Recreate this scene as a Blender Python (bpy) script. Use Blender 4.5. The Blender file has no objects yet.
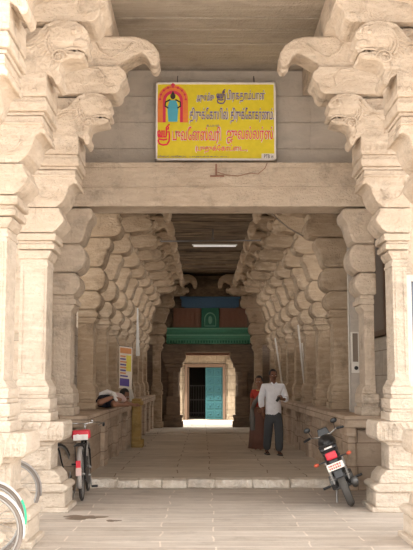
import bpy, bmesh, math, random
from mathutils import Vector, Matrix
random.seed(7)
C = bpy.context.scene.collection
PI = math.pi
R = math.radians
# ------------------------------------------------------------------ helpers
class MB:
    def __init__(s): s.bm = bmesh.new()
    def box(s, x0, x1, y0, y1, z0, z1, taper=0, rot=None):
        v = [s.bm.verts.new((x, y, z)) for z in (z0, z1) for y in (y0, y1) for x in (x0, x1)]
        if taper:
            cx, cy = (x0+x1)/2, (y0+y1)/2
            for q in v[4:]:
                q.co.x = cx+(q.co.x-cx)*(1-taper); q.co.y = cy+(q.co.y-cy)*(1-taper)
        if rot is not None:
            for q in v: q.co = rot @ q.co
        for f in ((0,2,3,1),(4,5,7,6),(0,1,5,4),(2,6,7,3),(0,4,6,2),(1,3,7,5)):
            s.bm.faces.new([v[i] for i in f])
        return s
    def prism(s, pts, y0, y1, axis='y'):
        """polygon pts in (a,b) extruded along the remaining axis"""
        def mk(a, b, t):
            if axis == 'y': return (a, t, b)
            if axis == 'x': return (t, a, b)
            return (a, b, t)
        A = [s.bm.verts.new(mk(a, b, y0)) for a, b in pts]
        B = [s.bm.verts.new(mk(a, b, y1)) for a, b in pts]
        n = len(pts)
        s.bm.faces.new(A); s.bm.faces.new(B[::-1])
        for i in range(n):
            s.bm.faces.new([A[i], B[i], B[(i+1) % n], A[(i+1) % n]])
        return s
    def tube(s, pts, r, n=8, closed=False, cap=True):
        pts = [Vector(p) for p in pts]
        rs = r if isinstance(r, (list, tuple)) else [r]*len(pts)
        rings = []
        N = len(pts)
        up = None
        for i, p in enumerate(pts):
            if closed: d = pts[(i+1) % N]-pts[i-1]
            else: d = pts[min(i+1, N-1)]-pts[max(i-1, 0)]
            d.normalize()
            if up is None:
                up = Vector((0, 0, 1)) if abs(d.z) < .9 else Vector((1, 0, 0))
            a = d.cross(up)
            if a.length < 1e-5: a = d.cross(Vector((0, 1, 0)))
            a.normalize(); b = a.cross(d).normalized(); up = b
            rings.append([s.bm.verts.new(p+(a*math.cos(2*PI*k/n)+b*math.sin(2*PI*k/n))*rs[i]) for k in range(n)])
        M = N if closed else N-1
        for i in range(M):
            q, w = rings[i], rings[(i+1) % N]
            for k in range(n):
                s.bm.faces.new([q[k], q[(k+1) % n], w[(k+1) % n], w[k]])
        if cap and not closed:
            s.bm.faces.new(rings[0][::-1]); s.bm.faces.new(rings[-1])
        return s
    def lathe(s, prof, c, axis='z', n=20):
        """prof: list of (radius, t) along axis"""
        rings = []
        for r, t in prof:
            ring = []
            for k in range(n):
                a = 2*PI*k/n
                u, v = r*math.cos(a), r*math.sin(a)
                if axis == 'z': q = (c[0]+u, c[1]+v, c[2]+t)
                elif axis == 'x': q = (c[0]+t, c[1]+u, c[2]+v)
                else: q = (c[0]+u, c[1]+t, c[2]+v)
                ring.append(s.bm.verts.new(q))
            rings.append(ring)
        for i in range(len(rings)-1):
            for k in range(n):
                s.bm.faces.new([rings[i][k], rings[i][(k+1) % n], rings[i+1][(k+1) % n], rings[i+1][k]])
        s.bm.faces.new(rings[0][::-1]); s.bm.faces.new(rings[-1])
        return s
    def ball(s, c, r, seg=14, sc=(1, 1, 1)):
        m = Matrix.Translation(c) @ Matrix.Diagonal((r*sc[0], r*sc[1], r*sc[2], 1))
        bmesh.ops.create_uvsphere(s.bm, u_segments=seg, v_segments=max(6, seg//2), radius=1, matrix=m)
        return s
    def build(s, name, mat, parent=None, bevel=0, smooth=False, seg=2):
        bmesh.ops.recalc_face_normals(s.bm, faces=s.bm.faces[:])
        me = bpy.data.meshes.new(name); s.bm.to_mesh(me); s.bm.free()
        if mat: me.materials.append(mat)
        if smooth:
            for p in me.polygons: p.use_smooth = True
        o = bpy.data.objects.new(name, me); C.objects.link(o)
        if parent: o.parent = parent
        if bevel:
            m = o.modifiers.new('bev', 'BEVEL'); m.width = bevel; m.segments = seg; m.limit_method = 'ANGLE'; m.angle_limit = R(35)
        return o

def split(mb, name, mat, parent, key=None, bevel=0, smooth=False):
    """one child object per separate piece (or per group of pieces sharing a key)"""
    bm = mb.bm; bm.verts.ensure_lookup_table(); seen = set(); groups = {}
    for v in bm.verts:
        if v in seen: continue
        st = [v]; seen.add(v); isl = []
        while st:
            q = st.pop(); isl.append(q)
            for e in q.link_edges:
                w = e.other_vert(q)
                if w not in seen: seen.add(w); st.append(w)
        c = sum((q.co for q in isl), Vector())/len(isl)
        k = key(c) if key else len(groups)
        groups.setdefault(k, []).extend(isl)
    out = []
    for k, vs in groups.items():
        m = MB(); mp = {v: m.bm.verts.new(v.co) for v in vs}
        fs = {f for v in vs for f in v.link_faces}
        for f in fs: m.bm.faces.new([mp[v] for v in f.verts])
        out.append(m.build(name, mat, parent, bevel=bevel, smooth=smooth))
    bm.free(); return out
side_key = lambda c: c.x > 0

def thing(name, label, cat, loc=(0, 0, 0), rz=0, group=None):
    o = bpy.data.objects.new(name, None); C.objects.link(o)
    o.empty_display_size = .1
    o.location = loc; o.rotation_euler = (0, 0, rz)
    tag(o, label, cat, group); return o
def tag(o, label, cat, group=None):
    o['label'] = label; o['category'] = cat
    if group: o['group'] = group
    return o
def struct(o): o['kind'] = 'structure'; return o
def kids(o): return [c for c in C.objects if c.parent == o]
def copy_tree(o, parent=None):
    c = o.copy(); C.objects.link(c); c.parent = parent
    for ch in kids(o): copy_tree(ch, c)
    return c

# ------------------------------------------------------------------ materials
def mat(name, col, rough=.7, metal=0, spec=.3, emit=None, es=1):
    m = bpy.data.materials.new(name); m.use_nodes = True
    b = m.node_tree.nodes['Principled BSDF']
    b.inputs['Base Color'].default_value = (*col, 1); b.inputs['Roughness'].default_value = rough
    b.inputs['Metallic'].default_value = metal; b.inputs['Specular IOR Level'].default_value = spec
    if emit: b.inputs['Emission Color'].default_value = (*emit, 1); b.inputs['Emission Strength'].default_value = es
    # slight procedural mottling
    nt = m.node_tree; N = nt.nodes; L = nt.links
    tc = N.new('ShaderNodeTexCoord'); n = N.new('ShaderNodeTexNoise'); n.inputs['Scale'].default_value = 14; n.inputs['Detail'].default_value = 4
    L.new(tc.outputs['Object'], n.inputs['Vector'])
    r = N.new('ShaderNodeMapRange'); r.inputs['To Min'].default_value = .88; r.inputs['To Max'].default_value = 1.1
    L.new(n.outputs['Fac'], r.inputs['Value'])
    mx = N.new('ShaderNodeMix'); mx.data_type = 'RGBA'; mx.blend_type = 'MULTIPLY'; mx.inputs[0].default_value = 1
    mx.inputs[6].default_value = (*col, 1); L.new(r.outputs[0], mx.inputs[7])
    L.new(mx.outputs[2], b.inputs['Base Color'])
    return m

def stone(name, c1, c2, c3, streak=(3, 3, 14), big=.55, bump=.35, grain=28, dirt=.35, courses=0, cw=0, dirtcol=None):
    """weathered stone: large tone drift, bedding streaks, blotchy stains, fine grain bump"""
    m = bpy.data.materials.new(name); m.use_nodes = True
    nt = m.node_tree; N = nt.nodes; L = nt.links
    b = N['Principled BSDF']; b.inputs['Roughness'].default_value = .92; b.inputs['Specular IOR Level'].default_value = .15
    g = N.new('ShaderNodeNewGeometry')
    def noise(scale, det, vec=None, rough=.6):
        n = N.new('ShaderNodeTexNoise'); n.inputs['Scale'].default_value = scale; n.inputs['Detail'].default_value = det
        n.inputs['Roughness'].default_value = rough
        L.new(vec or g.outputs['Position'], n.inputs['Vector']); return n.outputs['Fac']
    mp = N.new('ShaderNodeMapping'); mp.inputs['Scale'].default_value = streak; L.new(g.outputs['Position'], mp.inputs['Vector'])
    n1 = noise(big, 5); n2 = noise(1.0, 6, mp.outputs[0]); n3 = noise(2.3, 8, rough=.7); n4 = noise(grain, 5)
    def ramp(f, a, bb, lo=0, hi=1):
        r = N.new('ShaderNodeMapRange'); r.inputs['From Min'].default_value = a; r.inputs['From Max'].default_value = bb
        r.inputs['To Min'].default_value = lo; r.inputs['To Max'].default_value = hi; L.new(f, r.inputs['Value']); return r.outputs[0]
    def mix(f, a, bb, mode='MIX'):
        x = N.new('ShaderNodeMix'); x.data_type = 'RGBA'; x.blend_type = mode
        if isinstance(f, (int, float)): x.inputs[0].default_value = f
        else: L.new(f, x.inputs[0])
        for i, q in ((6, a), (7, bb)):
            if isinstance(q, tuple): x.inputs[i].default_value = (*q, 1)
            else: L.new(q, x.inputs[i])
        return x.outputs[2]
    col = mix(ramp(n1, .35, .65), c1, c2)
    col = mix(ramp(n2, .45, .7, 0, .75), col, c3)
    dc = dirtcol or tuple(x*.45 for x in c2)
    col = mix(ramp(n3, .53, .70, 0, dirt), col, dc)
    n5 = noise(7.0, 4); col = mix(ramp(n5, .3, .7, .0, .22), col, c2)
    h = n4
    ad = N.new('ShaderNodeMath'); ad.operation = 'MULTIPLY_ADD'; L.new(n2, ad.inputs[0]); ad.inputs[1].default_value = 1.6; L.new(n4, ad.inputs[2]); h = ad.outputs[0]
    a2 = N.new('ShaderNodeMath'); a2.operation = 'MULTIPLY_ADD'; L.new(n5, a2.inputs[0]); a2.inputs[1].default_value = 2.2; L.new(h, a2.inputs[2]); h = a2.outputs[0]
    if courses:
        # dressed blocks: joints as thin dark recessed lines (a brick texture on two planes)
        br = N.new('ShaderNodeTexBrick'); br.inputs['Scale'].default_value = 1; br.inputs['Mortar Size'].default_value = .008
        br.inputs['Brick Width'].default_value = cw or 1.3; br.inputs['Row Height'].default_value = courses
        br.inputs['Mortar Smooth'].default_value = .5
        br.inputs['Color1'].default_value = (1, 1, 1, 1); br.inputs['Color2'].default_value = (.86, .86, .86, 1); br.inputs['Mortar'].default_value = (.45, .42, .4, 1)
        sx = N.new('ShaderNodeSeparateXYZ'); L.new(g.outputs['Position'], sx.inputs[0])
        ax = N.new('ShaderNodeMath'); ax.operation = 'ADD'; L.new(sx.outputs[0], ax.inputs[0]); L.new(sx.outputs[1], ax.inputs[1])
        cb = N.new('ShaderNodeCombineXYZ'); L.new(ax.outputs[0], cb.inputs[0]); L.new(sx.outputs[2], cb.inputs[1])
        L.new(cb.outputs[0], br.inputs['Vector'])
        col = mix(1.0, col, br.outputs['Color'], 'MULTIPLY')
        sb = N.new('ShaderNodeMath'); sb.operation = 'MULTIPLY_ADD'; L.new(br.outputs['Fac'], sb.inputs[0]); sb.inputs[1].default_value = -1.5; L.new(h, sb.inputs[2]); h = sb.outputs[0]
    L.new(col, b.inputs['Base Color'])
    bp = N.new('ShaderNodeBump'); bp.inputs['Strength'].default_value = bump; bp.inputs['Distance'].default_value = .03
    L.new(h, bp.inputs['Height']); L.new(bp.outputs[0], b.inputs['Normal'])
    return m

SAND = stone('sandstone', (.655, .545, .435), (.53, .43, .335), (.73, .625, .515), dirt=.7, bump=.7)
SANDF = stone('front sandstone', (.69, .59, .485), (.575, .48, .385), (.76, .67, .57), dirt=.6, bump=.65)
SANDI = stone('shade-toned sandstone', (.55, .42, .30), (.40, .30, .205), (.65, .52, .39), dirt=.85, bump=.55)  # same stone as SAND, corridor shade put into its darker colour
SANDW = stone('carved facing stone', (.64, .555, .46), (.56, .48, .39), (.70, .62, .53), dirt=.35, courses=.42, cw=1.1)
PLIN = stone('platform stone', (.56, .44, .34), (.46, .35, .26), (.62, .50, .39), dirt=.75, courses=.34, cw=1.0, dirtcol=(.16, .12, .09))
PLAST = stone('grey lime plaster', (.46, .41, .355), (.54, .48, .42), (.39, .35, .31), dirt=.5, streak=(2, 2, 5), bump=.25)
CEILP = stone('porch ceiling slabs', (.46, .40, .33), (.37, .32, .26), (.55, .48, .41), streak=(1.2, 13, 3), dirt=.4, bump=.5)
CEILC = stone('dark brown ceiling slabs', (.15, .11, .08), (.085, .065, .05), (.46, .33, .20), streak=(1.1, 8, 3), dirt=.6, bump=.8)  # dark brown base with lighter ochre streaks
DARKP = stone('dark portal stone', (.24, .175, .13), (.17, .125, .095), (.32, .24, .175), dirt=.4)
FARW = stone('courtyard wall stone', (.36, .29, .21), (.27, .21, .15), (.46, .38, .29), streak=(9, 3, 6), big=1.2, dirt=.5, courses=.3, cw=.8)
YELB = stone('ochre painted stone', (.46, .31, .11), (.34, .23, .10), (.52, .39, .18), dirt=.7)
KERB = stone('worn lit-edge step stone', (.84, .77, .68), (.66, .57, .47), (.90, .85, .78), dirt=.6, streak=(5, 5, 8), big=3, bump=.8)  # worn stone, colour lightened to stand in for the lit step edge

def paving(name, c1, c2, c3, rw, bw, mort):
    m = stone(name, c1, c2, c3, streak=(1.5, 8, 2), dirt=.35, bump=.3, big=.7)
    nt = m.node_tree; N = nt.nodes; L = nt.links; b = N['Principled BSDF']
    src = b.inputs['Base Color'].links[0].from_socket
    g = N.new('ShaderNodeNewGeometry')
    # wobble the joints a little so that the slabs are hand-cut
    nz = N.new('ShaderNodeTexNoise'); nz.inputs['Scale'].default_value = 1.3; nz.inputs['Detail'].default_value = 3; L.new(g.outputs['Position'], nz.inputs['Vector'])
    va = N.new('ShaderNodeVectorMath'); va.operation = 'MULTIPLY_ADD'; L.new(nz.outputs['Color'], va.inputs[0]); va.inputs[1].default_value = (.15, .14, 0); L.new(g.outputs['Position'], va.inputs[2])
    br = N.new('ShaderNodeTexBrick'); br.inputs['Scale'].default_value = 1; br.inputs['Brick Width'].default_value = bw; br.inputs['Row Height'].default_value = rw
    br.inputs['Mortar Size'].default_value = .013; br.inputs['Mortar Smooth'].default_value = .6; br.offset = .37
    br.inputs['Color1'].default_value = (1, 1, 1, 1); br.inputs['Color2'].default_value = (.84, .82, .80, 1); br.inputs['Mortar'].default_value = (*mort, 1)
    L.new(va.outputs[0], br.inputs['Vector'])
    x = N.new('ShaderNodeMix'); x.data_type = 'RGBA'; x.blend_type = 'MULTIPLY'; x.inputs[0].default_value = 1
    L.new(src, x.inputs[6]); L.new(br.outputs['Color'], x.inputs[7]); L.new(x.outputs[2], b.inputs['Base Color'])
    return m
PAVE = paving('granite paving', (.58, .515, .455), (.50, .44, .385), (.68, .62, .56), .30, 1.5, (1.22, 1.2, 1.18))
FLOOR = paving('corridor paving', (.68, .60, .50), (.57, .50, .41), (.76, .69, .60), .62, 1.5, (.5, .45, .40))

BLACK = mat('black enamel', (.015, .015, .017), .35, 0, .5)
RUB = mat('tyre rubber', (.055, .05, .048), .85)
GREYRUB = mat('dusty tyre rubber', (.27, .235, .21), .9)
CHROME = mat('chrome', (.6, .6, .6), .25, .95)
STEEL = mat('dull steel', (.42, .41, .40), .45, .7)
ENGINE = mat('engine grey', (.17, .17, .17), .5, .6)
REDL = mat('red lamp plastic', (.62, .025, .05), .3, 0, .5)
ORL = mat('orange lamp plastic', (.42, .07, .03), .3, 0, .5)
PLATE = mat('white plate', (.86, .80, .72), .5)
PLATEI = mat('plate lettering', (.55, .16, .14), .6)
YEL = mat('sign yellow', (.80, .66, .035), .5)
WHT = mat('sign white', (.85, .80, .76), .5)
VIO = mat('violet lettering', (.13, .09, .32), .6)
SRED = mat('red lettering', (.85, .035, .10), .6)
ORNG = mat('shrine orange', (.85, .25, .06), .6)
PINK = mat('shrine crimson', (.72, .05, .12), .6)
SKYB = mat('sky blue cloth', (.10, .45, .62), .6)
DRKF = mat('dark figure', (.06, .04, .035), .6)
WPLAS = mat('white pipe plastic', (.72, .68, .62), .4)
WMETAL = mat('white enamelled steel', (.70, .70, .68), .4)
WIRE = mat('grey cable', (.42, .36, .30), .7)
ROD = mat('dark iron rod', (.20, .18, .17), .6, .4)
BLUEP = mat('blue paint', (.085, .17, .29), .7)
GRNP = mat('green paint', (.12, .36, .24), .7)
GRND = mat('dark green paint', (.05, .20, .14), .7)
LGRN = mat('pale green paint', (.24, .50, .36), .7)
BRNP = mat('red brown paint', (.30, .16, .115), .8)
TEALD = mat('teal door paint', (.03, .11, .12), .6)
TEALK = mat('dark teal paint', (.022, .09, .105), .6)
TEALP = mat('pale teal paint', (.22, .38, .36), .8)
GLASS = mat('dark window pane', (.09, .11, .14), .15, 0, .6)
WOOD = mat('brown wood', (.17, .11, .075), .7)
WOODD = mat('dark wood', (.05, .04, .035), .8)
BOARD = mat('brown notice board', (.22, .175, .14), .75)
SKIN = mat('brown skin', (.20, .09, .055), .55)
SKINW = mat('light brown skin', (.30, .15, .095), .55)
HAIR = mat('black hair', (.012, .010, .010), .5)
SHIRT = mat('white shirt cotton', (.90, .90, .95), .85)
TROUS = mat('charcoal trousers', (.075, .08, .088), .9)
REDB = mat('red blouse', (.46, .05, .035), .8)
SARI = mat('maroon patterned skirt', (.17, .085, .065), .85)
GREYS = mat('grey shawl', (.17, .16, .15), .85)
GOLD = mat('gold', (.75, .48, .10), .3, .9)
PALEP = mat('pale pink shirt', (.62, .45, .42), .85)
WCL = mat('white cloth', (.82, .78, .76), .85)
BCL = mat('black cloth', (.02, .02, .03), .85)
GRNB = mat('green fender paint', (.05, .55, .30), .4)
WFEN = mat('pale grey fender', (.66, .62, .60), .4)
MFEN = mat('mid grey fender', (.38, .35, .33), .4)
BAN1 = mat('banner purple', (.12, .08, .30), .6)
BAN2 = mat('banner cream', (.80, .72, .62), .6)
BAN3 = mat('banner yellow', (.78, .68, .12), .6)
BAN4 = mat('banner orange', (.70, .30, .12), .6)
TUBE = mat('fluorescent tube', (.8, .8, .8), .4, emit=(1, .97, .9), es=.25)
STAIN = mat('dark oil stain', (.20, .15, .11), .6)

# ------------------------------------------------------------------ camera / photo constants
PITCH = R(6.65)
def un(px, py, Y):
    u = (px-203)/900; v = (275-py)/900
    dy = math.cos(PITCH)-v*math.sin(PITCH); dz = math.sin(PITCH)+v*math.cos(PITCH)
    t = Y/dy
    return -.19+u*t, 1.6+dz*t
cam = bpy.data.cameras.new('camera'); co = bpy.data.objects.new('camera', cam); C.objects.link(co)
co.location = (-.19, 0, 1.6); co.rotation_euler = (PI/2+PITCH, 0, R(-.22))
cam.sensor_fit = 'VERTICAL'; cam.sensor_height = 24; cam.lens = 24*900/550; cam.clip_end = 200
bpy.context.scene.camera = co

# ------------------------------------------------------------------ outer columns
HW = 2.16                       # half clear width between shafts
def arc(cx, cz, rx, rz, a0, a1, n=8):
    return [(cx+rx*math.cos(R(a0+(a1-a0)*i/n)), cz+rz*math.sin(R(a0+(a1-a0)*i/n))) for i in range(n+1)]

def outer_column(side, w, name, label, Y, bud=True):
    """side -1 left, +1 right.  local origin = foot of shaft's inner front edge; p grows towards the passage"""
    t = thing(name, label, 'column', (side*HW, Y, 0), 0, 'lion bracket columns of the porch')
    S = -side
    def X(p): return S*p
    def P(mb, pts, y0, y1): mb.prism([(X(a), b) for a, b in pts], y0, y1)
    def B(mb, p0, p1, y0, y1, z0, z1): mb.box(min(X(p0), X(p1)), max(X(p0), X(p1)), y0, y1, z0, z1)
    D = .46
    # pedestal
    m = MB()
    B(m, -w-.22, .34, -.14, D+.12, 0, .06)
    B(m, -w-.18, .29, -.10, D+.08, .06, .24)
    P(m, [(-w-.2, .24), (.27, .24), (.32, .27), (.32, .31), (.27, .34), (-w-.2, .34)], -.13, D+.1)
    P(m, [(-w-.15, .34), (.24, .34), (.22, .42), (.15, .50), (-w-.10, .50)], -.08, D+.06)
    B(m, -w-.08, .10, -.02, D+.02, .50, .80)
    P(m, [(-w-.08, .80), (.12, .80), (.20, .86), (-w-.14, .86)], -.07, D+.06)
    m.build('pedestal', SANDF, t, bevel=.012)
    m = MB()      # scrolled edge slab
    P(m, [(-w-.2, .86), (.24, .86), (.27, .90), (.27, 1.05), (.25, 1.09), (-w-.2, 1.09)], -.16, D+.12)
    for q in [i/6 for i in range(7)]:
        p = -w-.12+q*(w+.3)
        P(m, [(p-.05, 1.09), (p, .99), (p+.05, 1.09)], -.175, -.155)
    for a in (.06, .11, .16, .21):
        B(m, a, a+.02, -.175, -.155, .87, 1.0)
    m.build('pedestal_slab', SANDF, t, bevel=.012)
    # pedestal dado panel relief
    m = MB()
    for (a, b, c, d) in ((-w-.03, .05, .54, .57), (-w-.03, .05, .74, .77), (-w-.03, -w, .57, .74), (.02, .05, .57, .74)):
        B(m, a, b, -.035, -.015, c, d)
    m.build('relief_frame', SANDF, t, bevel=.006)
    # base block of shaft
    m = MB()
    B(m, -w-.06, .09, -.06, D+.05, 1.09, 1.20)
    B(m, -w-.04, .06, -.04, D+.03, 1.20, 1.24)
    B(m, -w-.05, .08, -.05, D+.04, 1.24, 1.37)
    B(m, -w-.03, .05, -.03, D+.02, 1.37, 1.42)
    B(m, -w-.04, .06, -.04, D+.03, 1.42, 1.52)
    P(m, [(-w-.02, 1.52), (.05, 1.52), (.01, 1.60), (-w, 1.60)], -.02, D+.01)
    m.build('base', SANDF, t, bevel=.012)
    # shaft with sunken panel outlines
    m = MB()
    B(m, -w, 0, 0, D, 1.59, 3.12)
    fr = .03
    for z0, z1 in ((1.68, 2.98),):
        B(m, -w+fr, -w+fr+.016, -.012, 0, z0, z1); B(m, -fr-.016, -fr, -.012, 0, z0, z1)
        B(m, -w+fr, -fr, -.012, 0, z0, z0+.016); B(m, -w+fr, -fr, -.012, 0, z1-.016, z1)
    B(m, -w-.01, .012, -.012, D+.01, 3.03, 3.07)
    m.build('shaft', SANDF, t, bevel=.01)
    # capital: neck mouldings + cushion
    m = MB()
    P(m, [(-w-.02, 3.12), (.01, 3.12), (.05, 3.20), (.05, 3.23), (-w-.02, 3.23)], -.03, D+.03)
    B(m, -w-.03, .09, -.06, D+.05, 3.24, 3.31)
    B(m, -w-.02, .07, -.04, D+.04, 3.31, 3.35)
    B(m, -w-.04, .11, -.08, D+.07, 3.35, 3.44)
    P(m, [(-w-.05, 3.45), (.07, 3.45), (.13, 3.49), (.21, 3.59), (.21, 3.63), (.16, 3.72), (.16, 3.76), (-w-.05, 3.76)], -.10, D+.09)
    m.build('capital', SAND, t, bevel=.014)
    # curved bracket (abacus above concave flare)
    m = MB()
    pr = [(-w-.05, 3.77), (.11, 3.77), (.15, 3.80), (.21, 3.86), (.25, 3.95), (.27, 4.04), (.33, 4.08), (.37, 4.06), (.38, 4.10), (.35, 4.14), (.35, 4.25), (-w-.05, 4.25)]
    P(m, pr, -.10, D+.09)
    B(m, -w-.05, .36, -.12, D+.11, 4.16, 4.19)
    m.build('curved_bracket', SAND, t, bevel=.014)
    m = MB()   # leaf relief on its front
    m.tube([(X(a), -.10, b) for a, b in arc(.02, 4.12, .2, .26, 180, 300)], .014, 6)
    m.tube([(X(a), -.10, b) for a, b in arc(-.03, 4.12, .2, .24, 200, 330)], .012, 6)
    m.build('leaf_relief', SAND, t, smooth=True)
    # slab
    m = MB()
    B(m, -w-.4, .36, -.08, D+.1, 4.26, 4.30)
    B(m, -w-.4, .39, -.12, D+.12, 4.30, 4.40)
    B(m, -w-.4, .37, -.10, D+.11, 4.40, 4.45)
    B(m, -w-.4, .385, -.13, D+.12, 4.45, 4.70)
    for i in range(14):        # worn carved border
        p = -w-.36+i*.085
        if p < .34: m.prism([(X(p), 4.50), (X(p+.055), 4.50), (X(p+.04), 4.56), (X(p+.015), 4.56)], -.142, -.12)
    m.build('corbel_slab', SAND, t, bevel=.012)
    # block behind the lion
    m = MB()
    P(m, [(-w-.4, 4.70), (.30, 4.70), (.42, 4.95), (.50, 5.24), (-w-.4, 5.24)], .05, D+.10)
    m.build('backing_block', SAND, t, bevel=.012)
    # lion
    px = [(-14, 40), (10, 42), (22, 43), (33, 44), (40, 40), (45, 33), (50, 26), (58, 22), (68, 21), (78, 23), (85, 28), (89, 34), (90, 39), (87, 43), (86, 46), (90, 49), (90, 53), (86, 55), (80, 52), (74, 51), (71, 54), (75, 56), (82, 56), (87, 58), (86, 61), (78, 63), (70, 65), (65, 68), (63, 76), (66, 84), (65, 91), (61, 93), (57, 84), (50, 80), (-14, 80)]
    sx = .01096
    LP = [((x-17)*sx, 4.69+(80-y)*.0096) for x, y in px]
    m = MB(); P(m, LP, -.12, .26)
    lion = m.build('lion', SAND, t, bevel=.03, seg=3)
    def L2(x, y): return ((x-17)*sx, 4.69+(80-y)*.0096)
    m = MB()
    def curve(pts, r):
        m.tube([(X(L2(a, b)[0]), -.12, L2(a, b)[1]) for a, b in pts], r, 6)
    # mane: big curl round the jaw and hair strands fanning back
    for k, rr in enumerate((21, 17.5, 14)):
        curve([(68+rr*.85*math.cos(R(a)), 46-rr*math.sin(R(a))*.9) for a in range(80, 236, 12)], .016)
    for k in range(7):
        a = R(150+k*14)
        curve([(68+13*math.cos(a), 46-13*math.sin(a)), (66+17*math.cos(a+.25), 47-16*math.sin(a+.25)), (63+21*math.cos(a+.4), 48-19*math.sin(a+.4))], .011)
    curve([(24, 77), (22, 68), (25, 58), (32, 52), (40, 50)], .016)          # haunch line
    curve([(0, 48), (14, 49), (28, 50), (40, 46), (47, 38), (53, 30)], .012)
    curve([(74, 30), (79, 28), (84, 31), (85, 35)], .015)                    # brow
    curve([(66, 55), (74, 53), (82, 53), (88, 57)], .014)                    # lip
    curve([(58, 66), (56, 74), (60, 84)], .012)
    m.build('mane_relief', SAND, lion, smooth=True)
    m = MB()
    ex, ez = L2(77, 36); m.ball((X(ex), -.15, ez), .030)
    m.build('eye', SAND, lion, smooth=True)
    m = MB(); ex, ez = L2(67, 38); m.ball((X(ex), -.10, ez), .15, 18, (1.25, .35, 1.0))
    m.build('cheek', SAND, lion, smooth=True)
    m = MB(); ex, ez = L2(82, 47); m.ball((X(ex), -.09, ez), .075, 16, (1.1, .9, .7))
    m.build('muzzle', SAND, lion, smooth=True)
    m = MB(); ex, ez = L2(76, 61); m.ball((X(ex), -.09, ez), .07, 16, (1.4, .8, .5))
    m.build('lower_jaw', SAND, lion, smooth=True)
    m = MB(); ex, ez = L2(63, 62); m.tube([(X(ex+.09*math.cos(R(q))*(1-q/700)), -.13, ez+.08*math.sin(R(q))*(1-q/700)) for q in range(0, 520, 30)], .012, 6)
    m.build('curl_relief', SAND, lion, smooth=True)
    for q in (74, 79):
        m = MB(); ex, ez = L2(q, 55); m.box(X(ex)-.012, X(ex)+.012, -.09, .1, ez-.025, ez+.025); m.build('tooth', SANDF, lion, bevel=.005)
    # upper corbel with rolled end
    m = MB()
    pr = [(-w-.4, 5.26), (.72, 5.26)] + arc(.80, 5.36, .10, .10, 250, 360, 5) + arc(.88, 5.50, .10, .10, 290, 430, 6) + [(.90, 5.63), (-w-.4, 5.63)]
    P(m, pr, -.06, D+.06)
    m.build('rolled_corbel', SAND, t, bevel=.012)
    m = MB()
    m.tube([(X(a), -.06, b) for a, b in [(.45, 5.60), (.62, 5.58), (.70, 5.48), (.68, 5.38), (.76, 5.33), (.82, 5.36)]], .014, 6)
    m.build('scroll_relief', SAND, t, smooth=True)
    # topmost bracket with drooping lotus bud
    if not bud:
        m = MB(); P(m, [(-w-.4, 5.64), (.78, 5.64), (.84, 5.72), (.78, 5.85), (.70, 6.06), (-w-.4, 6.06)], .0, D); m.build('top_block', SAND, t, bevel=.02)
        return t
    m = MB()
    pr = [(-w-.4, 5.64), (.85, 5.64), (.92, 5.70), (1.00, 5.75), (1.08, 5.80), (1.16, 5.84), (1.22, 5.81), (1.25, 5.75), (1.30, 5.66), (1.37, 5.66), (1.40, 5.74), (1.39, 5.84), (1.33, 5.94), (1.22, 6.02), (1.08, 6.06), (-w-.4, 6.06)]
    P(m, pr, .0, D)
    m.build('bud_bracket', SAND, t, bevel=.03, seg=3)
    m = MB()
    m.lathe([(.01, -.13), (.05, -.10), (.07, -.03), (.05, .03), (.08, .06), (.02, .11)], (X(1.33), .2, 5.74), n=12)
    m.build('lotus_bud', SAND, t, smooth=True)
    m = MB()
    m.tube([(X(a), .0, b) for a, b in [(.55, 6.02), (.62, 5.85), (.78, 5.76), (.95, 5.86), (1.05, 5.96)]], .016, 6)
    m.build('band_relief', SAND, t, smooth=True)
    return t
outer_column(-1, .34, 'stone_column', 'foremost left column, only its corbel slab showing at the photo\'s top left corner', 7.2, False)
outer_column(1, .34, 'stone_column', 'foremost right column standing just outside the right edge of the photo', 7.2, False)
outer_column(-1, .34, 'stone_column', 'pale column on the left photo edge with the nearest and highest lion bracket', 8.95, False)
outer_column(1, .34, 'stone_column', 'column on the right photo edge whose lion bracket looks left at the top right', 8.95, False)
outer_column(-1, .34, 'stone_column', 'pale carved column left of the passage, its small lion head beside the yellow sign', 11.3)
rb = outer_column(1, .18, 'stone_column', 'slim carved column on the right between the window and the brown board', 11.3)

rb.location.x = HW+.045
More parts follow.
